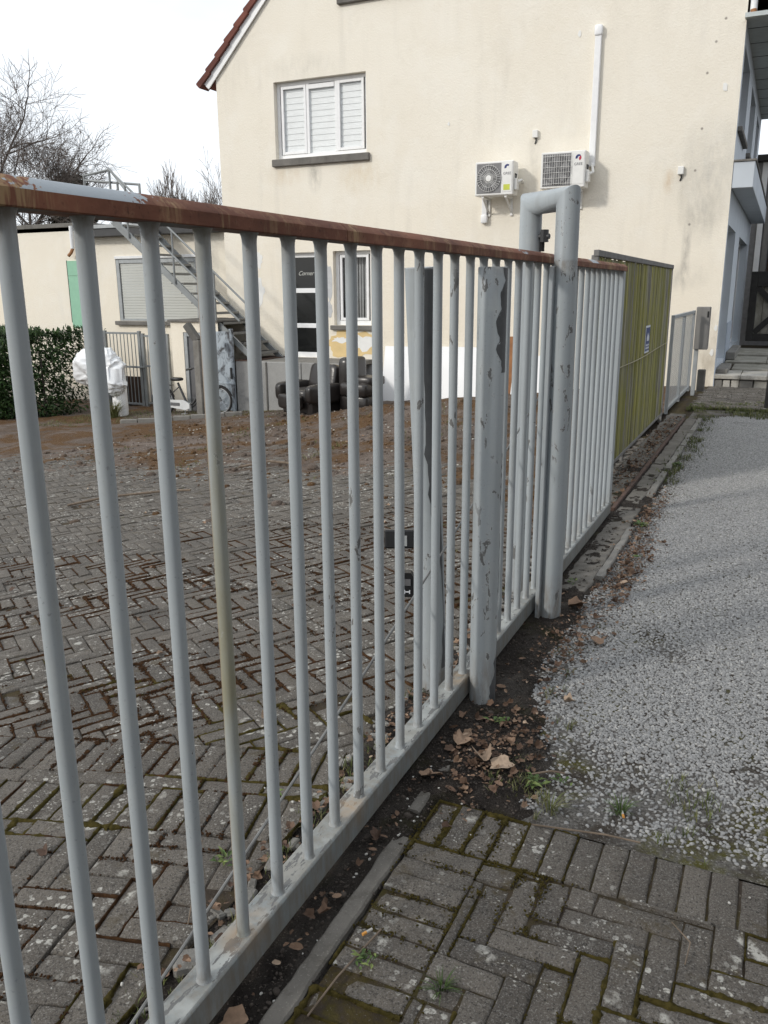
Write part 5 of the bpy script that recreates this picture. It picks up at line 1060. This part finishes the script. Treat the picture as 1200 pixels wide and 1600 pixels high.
# individual small weeds
def weed(label, c, n, L_, seed, lift=.5):
    R = random.Random(seed); b = MB(); T = []; c = Vector(c)
    for k in range(int(n*1.8)): a = R.uniform(0, 2*pi); d = Vector((cos(a), sin(a), R.uniform(.2, 1)*lift)); q_ = R.random(); leaf_quads(b, T, c+Vector((R.gauss(0, .012), R.gauss(0, .012), q_*.012)), d, Vector((0, 0, 1))+rv(R)*.3, L_*R.uniform(.3, .75), L_*R.uniform(.16, .30), R.random())
    o = b.build('weed', MAT['weed'], None, False, False, loc=tuple(c)); tone(o.data, T); tag(o, label, 'weed', 'small weeds along the gate')
weed('green weed in front of the bollard foot', (-.79, 2.72, .012), 7, .055, 1); weed('broad-leaved weed among dead leaves by the brick edge', (-.58, 2.38, .012), 12, .06, 2); weed('lone yellow-green weed right of the bollard', (-.49, 2.43, .012), 5, .05, 3)
weed('small weed at the bottom left corner behind the bars', (-1.62, 1.03, yz(-1.62, 1.03)), 8, .05, 4, 1.); weed('weed beside the concrete strip where the gate ends', (-.73, 5.65, .02), 11, .09, 5); weed('weed under the far edge of the gate rail', (-.90, 4.35, .015), 8, .05, 6); weed('weed lying in the leaf litter beyond the pipe arch', (-.66, 4.95, .015), 6, .05, 7); weed('tiny fern sprig on the bricks by the kerb', (-.755, 1.50, .004), 14, .035, 8, .3); weed('weed tuft behind the gate in the middle of the yard side', (-1.28, 1.66, yz(-1.28, 1.66)), 9, .05, 9, .9); weed('leaf lying behind the bars near the rail', (-1.33, 2.0, yz(-1.33, 2.)+.006), 2, .06, 10, .2); weed('weed by the track end on the verge', (-.73, 7.9, .01), 14, .09, 12)
grass_tuft('grass_tuft', 'grass tuft growing in a brick joint of the apron', (-.56, 1.50, -.004), 40, .045, .05, 5, w_=.0035, dry=.25, mat='weed'); grass_tuft('grass_tuft', 'grass tuft standing between gravel and brick edge', (-.30, 2.36, 0), 46, .06, .06, 6, w_=.0035, dry=.4, mat='weed'); grass_tuft('grass_tuft', 'grass tuft at the tip of the dead leaves before the bricks', (-.50, 2.28, 0), 44, .085, .08, 7, w_=.003, dry=.6)
# moss pads along the joints
for nm, lab, test in (('green_moss', 'green-brown moss in the brick joints', 0), ('brown_moss', 'red-brown moss in the joints of the yard bricks', 1)):
    b = MB(); R = random.Random(77+test)
    for (p, q, zf) in MOSS_EDGES:
        mx_, my_ = (p[0]+q[0])/2, (p[1]+q[1])/2; br = mx_ < -1.2 and (my_ > 2.6 or fbm(mx_*.8, my_*.8, 3.) > .1)
        if br != bool(test): continue
        m = fbm(mx_*1.6, my_*1.6, 30.+test)
        thr = .02 if mx_ > -1.1 else (-.06 if my_ < 2.6 else .16)
        if m < thr: continue
        a, c = Vector(p), Vector(q); ln = (c-a).length
        if ln < .03: continue
        n = max(3, int(ln/.0085)); d = (c-a)/ln; s_ = Vector((-d.y, d.x)); V = []; wd = .75*(.004+.013*min(1, (m-thr)*2.2))*R.uniform(.7, 1.3)
        for i in range(n+1):
            t = i/n; c0 = a.lerp(c, t); ww = wd*R.uniform(.7, 1.3)*max(0, .75+1.5*fbm(c0.x*22, c0.y*22, 2.+test)); ww = max(.0012, ww); zz = zf(c0.x, c0.y)
            for k_, (o_, h_) in enumerate(((-1, -.010), (-.6, .0015), (0, .0055), (.6, .0015), (1, -.010))): w2 = ww*o_+R.uniform(-.2, .2)*ww; V.append((c0.x+s_.x*w2, c0.y+s_.y*w2, zz+h_*(.6+ww*45)*R.uniform(.6, 1.2)-.0015))
        b.add(V, [(i*5+k_, i*5+k_+1, (i+1)*5+k_+1, (i+1)*5+k_) for i in range(n) for k_ in range(4)])
    tag(b.build(nm, MAT['moss_green' if not test else 'moss_brown'], None, True, False, 180, 'stuff'), lab, 'moss')
# crumbs of moss clinging to the joints, scattered as instances
def moss_points(test, dens):
    R = random.Random(5+test); V = []; A = []
    for (p, q, zf) in MOSS_EDGES:
        a, c = Vector(p), Vector(q); mx_, my_ = (a.x+c.x)/2, (a.y+c.y)/2
        if (mx_ < -1.1) != bool(test): continue
        m = fbm(mx_*1.1, my_*1.1, 44.)+.4*fbm(mx_*3.3, my_*3.3, 9.)
        if test: m += .42*exp(-((mx_+2.0)/1.1)**2)*max(0, min(1, (my_-1.8)/1.))-.06
        else: m += .05+.25*max(0, min(1, (-.4-mx_)/.4))-.1
        if m < .0: continue
        ln = (c-a).length; w_ = .003+.009*min(1, m*1.6); n = int(ln/.0042*min(2.2, m*4.)*dens)
        for k in range(n):
            t = R.random(); c0 = a.lerp(c, t)
            if fbm(c0.x*20, c0.y*20, 3.) < -.12: continue
            off = R.gauss(0, w_); d = (c-a)/max(ln, 1e-6); x, y = c0.x-d.y*off, c0.y+d.x*off
            V.append((x, y, zf(x, y)-.003+.004*exp(-(off/w_)**2)))
    me = bpy.data.meshes.new('moss_points'); me.from_pydata(V, [], []); return me
tag(scatter('brown_moss_crumbs', moss_points(1, 1.), 1, .0035, .0105, 'moss_brown', 1, .7, True), 'crumbly red-brown moss over the joints of the yard', 'moss', kind='stuff')
tag(scatter('green_moss_crumbs', moss_points(0, .8), 1, .003, .0085, 'moss_green', 2, .7, True), 'crumbly green-brown moss over the joints of the street apron', 'moss', kind='stuff')
# ---- dead leaves
def leaf_shape(b, T, c, L_, ang_, tilt, t, R, lobed=True):
    n = 14; pts = []
    for i in range(n):
        u = i/(n-1); 
    out = []
    for i in range(20):
        a = 2*pi*i/20; r = (.86+.10*cos(a*5+.4)+.06*cos(a*3+1) if lobed else .8)*R.uniform(.88, 1.06); out.append(Vector((cos(a)*r*L_*.5, sin(a)*r*L_*(.42 if lobed else .26), 0)))
    Rm = rotz(ang_) @ Matrix.Rotation(tilt, 3, 'X') @ Matrix.Rotation(R.uniform(-.3, .3), 3, 'Y'); k0 = len(b.v); cu = R.uniform(.3, 2.2)
    for p in [Vector((0, 0, 0))]+out: q = p.copy(); q.z = cu*(p.y*p.y)/L_*2+R.uniform(-.02, .02)*L_+.25*cu*(p.x*p.x)/L_; b.v.append(tuple(c+Rm @ q)); T.append(t)
    b.f += [(k0, k0+1+i, k0+1+(i+1) % 20) for i in range(20)]
R = random.Random(15); b = MB(); T = []
def litter_p(x, y):
    p = 0
    for (cx, cy, sx, sy, w_) in ((-.72, 2.55, .11, .24, .62), (-.80, 2.40, .07, .17, .45), (-.66, 4.75, .08, .55, .9), (-.75, 3.6, .10, .5, .35), (-.72, 5.9, .06, .6, .5), (-1.14, 3.1, .06, 1.6, .35), (-.93, 2.0, .03, .8, .15), (-1.08, 8.6, .08, 2.4, .35)): p += w_*exp(-((x-cx)/sx)**2-((y-cy)/sy)**2)
    return p
k = 0; nl = 0
while k < 120000 and nl < 3800:
    k += 1; x, y = R.uniform(-1.25, -.45), R.uniform(1.2, 11)
    if R.random() < litter_p(x, y)*.9: L_ = R.uniform(.007, .026) if R.random() < .86 else R.uniform(.026, .05); leaf_shape(b, T, Vector((x, y, max(0, strip_z(x, y))+.006+R.random()*.012)), L_, R.uniform(0, 6.3), R.gauss(0, .4), min(1, max(0, R.gauss(.42, .26))), R, R.random() < .5); nl += 1
for k in range(260):
    x, y = R.uniform(-9, -1.3), R.uniform(1.5, 12); leaf_shape(b, T, Vector((x, y, max(ysh(x, y), yard_soil_z(x, y) if y > 4.6 else -9)+.008)), R.uniform(.015, .05), R.uniform(0, 6.3), R.gauss(0, .3), R.random(), R)
o = b.build('leaf_litter', MAT['dead_leaf'], None, False, False, kind='stuff'); tone(o.data, T); tag(o, 'brown dead leaves and scraps strewn along the gate foot', 'leaf litter')
for lab, (x, y), L_, an_, t in (('large pale tan leaf lying face up right of the bollard', (-.70, 2.42), .095, .3, .98), ('curled tan leaf on its edge by the gate rail near the bollard', (-.875, 2.52), .085, 1.2, .85), ('pale tan leaf just left of the large pale leaf', (-.765, 2.43), .085, 2.2, .90), ('grey-brown leaf on the dark soil below the gate rail', (-.90, 2.27), .08, .8, .70), ('brown leaf at the bottom edge by the kerb', (-.935, 1.215), .08, .2, .72), ('brown leaf at the foot of the pipe arch', (-.80, 4.02), .11, .5, .62), ('curled brown leaf on the gravel right of the pipe arch', (-.62, 3.62), .09, 1.9, .68), ('small pale leaf among the gravel stones', (-.63, 4.45), .075, .4, .95), ('cream leaf fragment where litter meets gravel', (-.60, 2.98), .05, .2, 1.)):
    b = MB(); T = []; leaf_shape(b, T, Vector((x, y, max(0, strip_z(x, y))+.014)), L_, an_, R.gauss(0, .25), t, R); o = b.build('fallen_leaf', MAT['dead_leaf'], None, True, False, 180, loc=(x, y, 0)); tone(o.data, T); tag(o, lab, 'leaf', 'single fallen leaves')
# ---- twigs, cigarette ends, stray stones
def twig(label, pts, r): b = MB(); b.tube(pts, r, 6); tag(b.build('twig', MAT['twig'], None, True, loc=pts[0]), label, 'twig', 'loose twigs')
twig('long thin twig lying across the top of the brick apron', [(-.53, 2.175, .008), (-.44, 2.19, .010), (-.32, 2.215, .009), (-.22, 2.215, .012)], .003); twig('thin twig along the kerb at the bottom', [(-.80, 1.30, .004), (-.79, 1.42, .007), (-.775, 1.52, .006), (-.76, 1.60, .008)], .0025); twig('stick lying on the yard bricks left', [(-6.0, 5.75, yz(-6, 5.75)+.02), (-5.75, 6.0, yz(-5.8, 6)+.05), (-5.3, 6.35, yz(-5.3, 6.3)+.03), (-5.05, 6.4, yz(-5, 6.4)+.02)], .012)
twig('curved stick lying on the mossy yard soil', [(-5.3, 7.6, yz(-5.3, 7.6)+.03), (-5.0, 7.75, yz(-5, 7.7)+.06), (-4.6, 7.7, yz(-4.6, 7.7)+.03)], .014); twig('straw stem standing between bars and bricks', [(-1.22, 1.42, .0), (-1.25, 1.50, .07), (-1.27, 1.56, .14)], .0018); twig('pale grass stalk lying on the brick apron', [(-.10, 1.93, .006), (-.05, 1.87, .012), (-.055, 1.80, .005)], .0018); twig('short twig over the gravel edge by the leaves', [(-.60, 2.42, .02), (-.54, 2.45, .03), (-.50, 2.47, .02)], .0035)
for lab, x, y, a in (('cigarette end with orange filter on the bricks by the kerb', -.795, 1.565, 1.1), ('cigarette end on the gravel by the brick edge', -.285, 2.325, 1.9)):
    t = thing('cigarette_end', lab, 'cigarette end', (x, y, .006)); d = Vector((cos(a), sin(a), 0)); c = Vector((x, y, .008)); b = MB(); b.tube([c, c+d*.012], .004, 8); b.build('filter', MAT['filter_tip'], t, True); b = MB(); b.tube([c+d*.012, c+d*.030], .0038, 8); b.build('paper', MAT['stone_white'], t, True)
b = MB(); R = random.Random(6)
for k in range(120):
    q = R.random()
    if q < .5: x, y = R.uniform(-3.6, -1.2), R.uniform(1.0, 5); z = ysh(x, y)
    elif q < .8: x, y = R.uniform(-.95, -.85), R.uniform(1.2, 2.4); z = strip_z(x, y)
    else: x, y = R.uniform(-.8, .6), R.uniform(1.2, 2.2); z = .002
    s_ = R.uniform(.003, .0075); M = rotz(R.uniform(0, 3)); b.pillow((x, y, z+s_*.3), (s_*1.6, s_*1.1, s_), .8, M, 7, 4)
tag(b.build('stray_stones', MAT['stone_white'], None, True, False, 180, 'stuff'), 'pale stray pebbles on bricks and soil', 'pebbles')
# rubble beside the inner edge of the gate
b = MB(); R = random.Random(16)
for k in range(150): x, y = R.gauss(-1.16, .045), R.uniform(.8, 5.5); s_ = R.uniform(.006, .03)*(1.5 if R.random() < .12 else 1); b.cbox(-s_, s_, -s_*.6, s_*.6, -s_*.5, s_*.35, s_*.2, at((x, y, strip_z(x, y)+.004), rotz(R.uniform(0, 3)) @ Matrix.Rotation(R.uniform(-.4, .4), 3, 'X')))
tag(b.build('rubble', MAT['concrete'], None, False, True, kind='stuff'), 'broken mortar lumps along the inner edge of the gate', 'rubble')
b = MB(); R = random.Random(19)
for k in range(3200):
    x, y = R.uniform(-9.5, -1.5), R.uniform(5.0, 13.8); s_ = R.uniform(.006, .026)*(1+1.4*(R.random() < .06)); b.pillow((x, y, yard_soil_z(x, y)+s_*.2), (s_*2, s_*1.5, s_*1.3), .75, rotz(R.uniform(0, 3)), 7, 4)
tag(b.build('soil_clods', MAT['yard_soil'], None, True, False, 180, 'stuff'), 'clods and stones on the dug yard soil', 'clods')
b = MB(); R = random.Random(23)
for k in range(3600):
    if R.random() < .75: x, y = R.uniform(-.97, -.58), 1.0+R.random()**1.3*5
    else: x, y = R.uniform(-1.32, -1.05), R.uniform(.8, 5.8)
    if x > -.84 and y < 2.22: continue
    s_ = R.uniform(.0022, .0065)*(1+1.0*(R.random() < .06)); b.pillow((x, y, strip_z(x, y)+s_*.2), (s_*2, s_*1.5, s_*1.3), .75, rotz(R.uniform(0, 3)), 6, 4)
tag(b.build('soil_crumbs', MAT['soil_crumb'], None, True, False, 180, 'stuff'), 'dark soil crumbs along both sides of the gate', 'soil crumbs')
b = MB(); R = random.Random(29)
for k in range(700):
    x, y = R.uniform(-9.5, -1.5), R.uniform(4.8, 13.8); s_ = R.uniform(.006, .018); b.pillow((x, y, yard_soil_z(x, y)+s_*.3), (s_*2, s_*1.5, s_*1.1), .75, rotz(R.uniform(0, 3)), 6, 4)
tag(b.build('pale_chippings', MAT['concrete_pale'], None, True, False, 180, 'stuff'), 'pale stone chippings scattered over the yard soil', 'chippings')
# ---- bare trees
def tree(name, label, base, h, seed, spread=.55, levels=6, trunk=.22, ivy=False, upright=0., nb=(3, 4), rmin=.011, group='bare trees behind the annex', lean=(0, 0), top=None):
    R = random.Random(seed); t = thing(name, label, 'tree', base, group); tb = MB(); cb = MB(); iv = MB(); T = []
    def grow(p, d, L_, r, lev):
        n = 4 if lev < 3 else 3; pts = [p]; q = p.copy(); dd = d.copy()
        for i in range(n): dd = (dd+rv(R)*(.13 if lev == 0 else .24)+Vector((0, 0, upright+.03))).normalized(); q = q+dd*L_/n; pts.append(q.copy())
        r1 = max(rmin, r*.62); (tb if lev < 2 else cb).tube(pts, lambda s_: r+(r1-r)*s_, 7 if lev < 2 else (4 if lev < 4 else 3), caps=False)
        if ivy and lev < 2:
            for k in range(int(900*L_/h) if lev == 0 else 60): c = pts[0].lerp(pts[-1], R.random()*(1 if lev == 0 else .5)); leaf_quads(iv, T, c+rv(R)*R.uniform(.1, .45), rv(R), rv(R), .22, .18, R.random())
        if lev >= levels: return
        m = R.randint(*nb)+(1 if lev in (3, 4) else 0)
        for k in range(m):
            f = R.uniform(.35, 1.) if lev else R.uniform(.45, 1.); i = min(n-1, int(f*n)); c = pts[i].lerp(pts[i+1], f*n-i); s_ = rv(R); s_ = (s_-dd*s_.dot(dd)).normalized()
            nd = (dd*(1-spread)+s_*spread*R.uniform(.7, 1.3)+Vector((0, 0, .12+upright))).normalized(); grow(c, nd, L_*R.uniform(.55, .82), max(rmin, r1*R.uniform(.5, .85)), lev+1)
        grow(pts[-1], (dd+rv(R)*.2).normalized(), L_*R.uniform(.6, .8), r1, lev+1)
    grow(Vector(base), Vector((lean[0], lean[1], 1)).normalized(), h*.36, trunk, 0)
    if top:
        mz = max(v[2] for v in cb.v); f_ = (top-base[2])/(mz-base[2])
        for q in (tb, cb, iv): q.v = [(base[0]+(v[0]-base[0])*f_, base[1]+(v[1]-base[1])*f_, base[2]+(v[2]-base[2])*f_) for v in q.v]
    tb.build('trunk', MAT['bark'], t, True, False, 180); cb.build('crown', MAT['far_twig'], t, False, False)
    if iv.v: o = iv.build('ivy', MAT['ivy'], t, False, False); tone(o.data, T)
tree('bare_tree', 'large bare tree with ivy-clad trunk at the left edge', (-35.8, 32, -1), 15.5, 24, .60, 6, .36, True, 0., (3, 4), .009, top=13.8)
tree('bare_tree', 'lower bare tree spreading right of the ivy-clad one', (-34.2, 34, -1), 9.0, 9, .66, 5, .16, False, 0., (2, 3), .009, top=7.6)
tree('bare_tree', 'upright bare shrub-tree left of the house corner', (-22.7, 30, -1), 7.4, 12, .28, 5, .07, False, .12, (2, 4), .008, top=7.0); tree('bare_tree', 'bare bushy tree touching the house corner', (-20.9, 30.5, -1), 7.6, 17, .40, 5, .07, False, .06, (2, 3), .007, top=7.0)
ev = thing('evergreen', 'dark rounded evergreen top just above the gate rail', 'tree', (-33, 34, -1)); b = MB(); T = []; R = random.Random(3)
for k in range(2600): v = rv(R); c = Vector((-33.0, 34, 5.2))+Vector((v.x*1.1, v.y*1.1, v.z*2.2))*R.uniform(.7, 1.); leaf_quads(b, T, c, rv(R), rv(R), .25, .16, R.random())
o = b.build('crown', MAT['ivy'], ev, False, False); tone(o.data, T); b = MB(); b.tube([(-33, 34, -1), (-33, 34, 4)], .15, 7); b.build('trunk', MAT['bark'], ev)
bu = thing('dark_bush', 'dark bush beyond the wooden gate at the right edge', 'bush', (.3, 22.5, .4)); b = MB(); T = []
for k in range(2500): v = rv(R); c = Vector((.55, 22.4, 1.9))+Vector((v.x*.85, v.y*.8, v.z*1.4))*R.uniform(.6, 1.); leaf_quads(b, T, c, rv(R), rv(R), .12, .07, R.random())
o = b.build('foliage', MAT['ivy'], bu, False, False); tone(o.data, T); b = MB(); b.tube([(.5, 22.4, .3), (.55, 22.4, 1.6)], .05, 6); b.build('stem', MAT['bark'], bu)

# ---- unseen house added beyond the right edge to darken the gate's street side
nh = thing('added_shade_house', 'unseen grey brick house added across the gravel drive to shade the gate', 'house', (5.4, 0, 0))
b = MB(); wall_holes(b, None, [(-9, -.2), (10.5, -.2), (10.5, 6.2), (-9, 6.2)], [(1.5, 2.9, 1.0, 2.4), (5.0, 6.4, 1.0, 2.4)], 5.4, 'x', .15); b.add([(5.4, 10.5, -.2), (13, 10.5, -.2), (13, 10.5, 6.2), (9.2, 10.5, 9.5), (5.4, 10.5, 6.2)], [(0, 1, 2, 3, 4)]); b.build('wall', MAT['brick_red'], nh, recalc=False)
for a in (1.5, 5.0): b = MB(); b.box(5.5, 5.55, a, a+1.4, 1.0, 2.4); wn = b.build('window', MAT['white_pvc'], nh); b = MB(); b.box(5.49, 5.498, a+.08, a+1.32, 1.08, 2.32); b.build('pane', MAT['ac_dark'], wn)
for sg_ in (1, -1): b = MB(); b.prism([(5.0, 5.85), (9.2, 9.5), (9.2, 9.7), (4.95, 6.05)] if sg_ == 1 else [(13.4, 5.85), (13.45, 6.0), (9.2, 9.7), (9.2, 9.5)], -9.2, 10.7, 'y'); b.build('roof', MAT['tile'], nh)
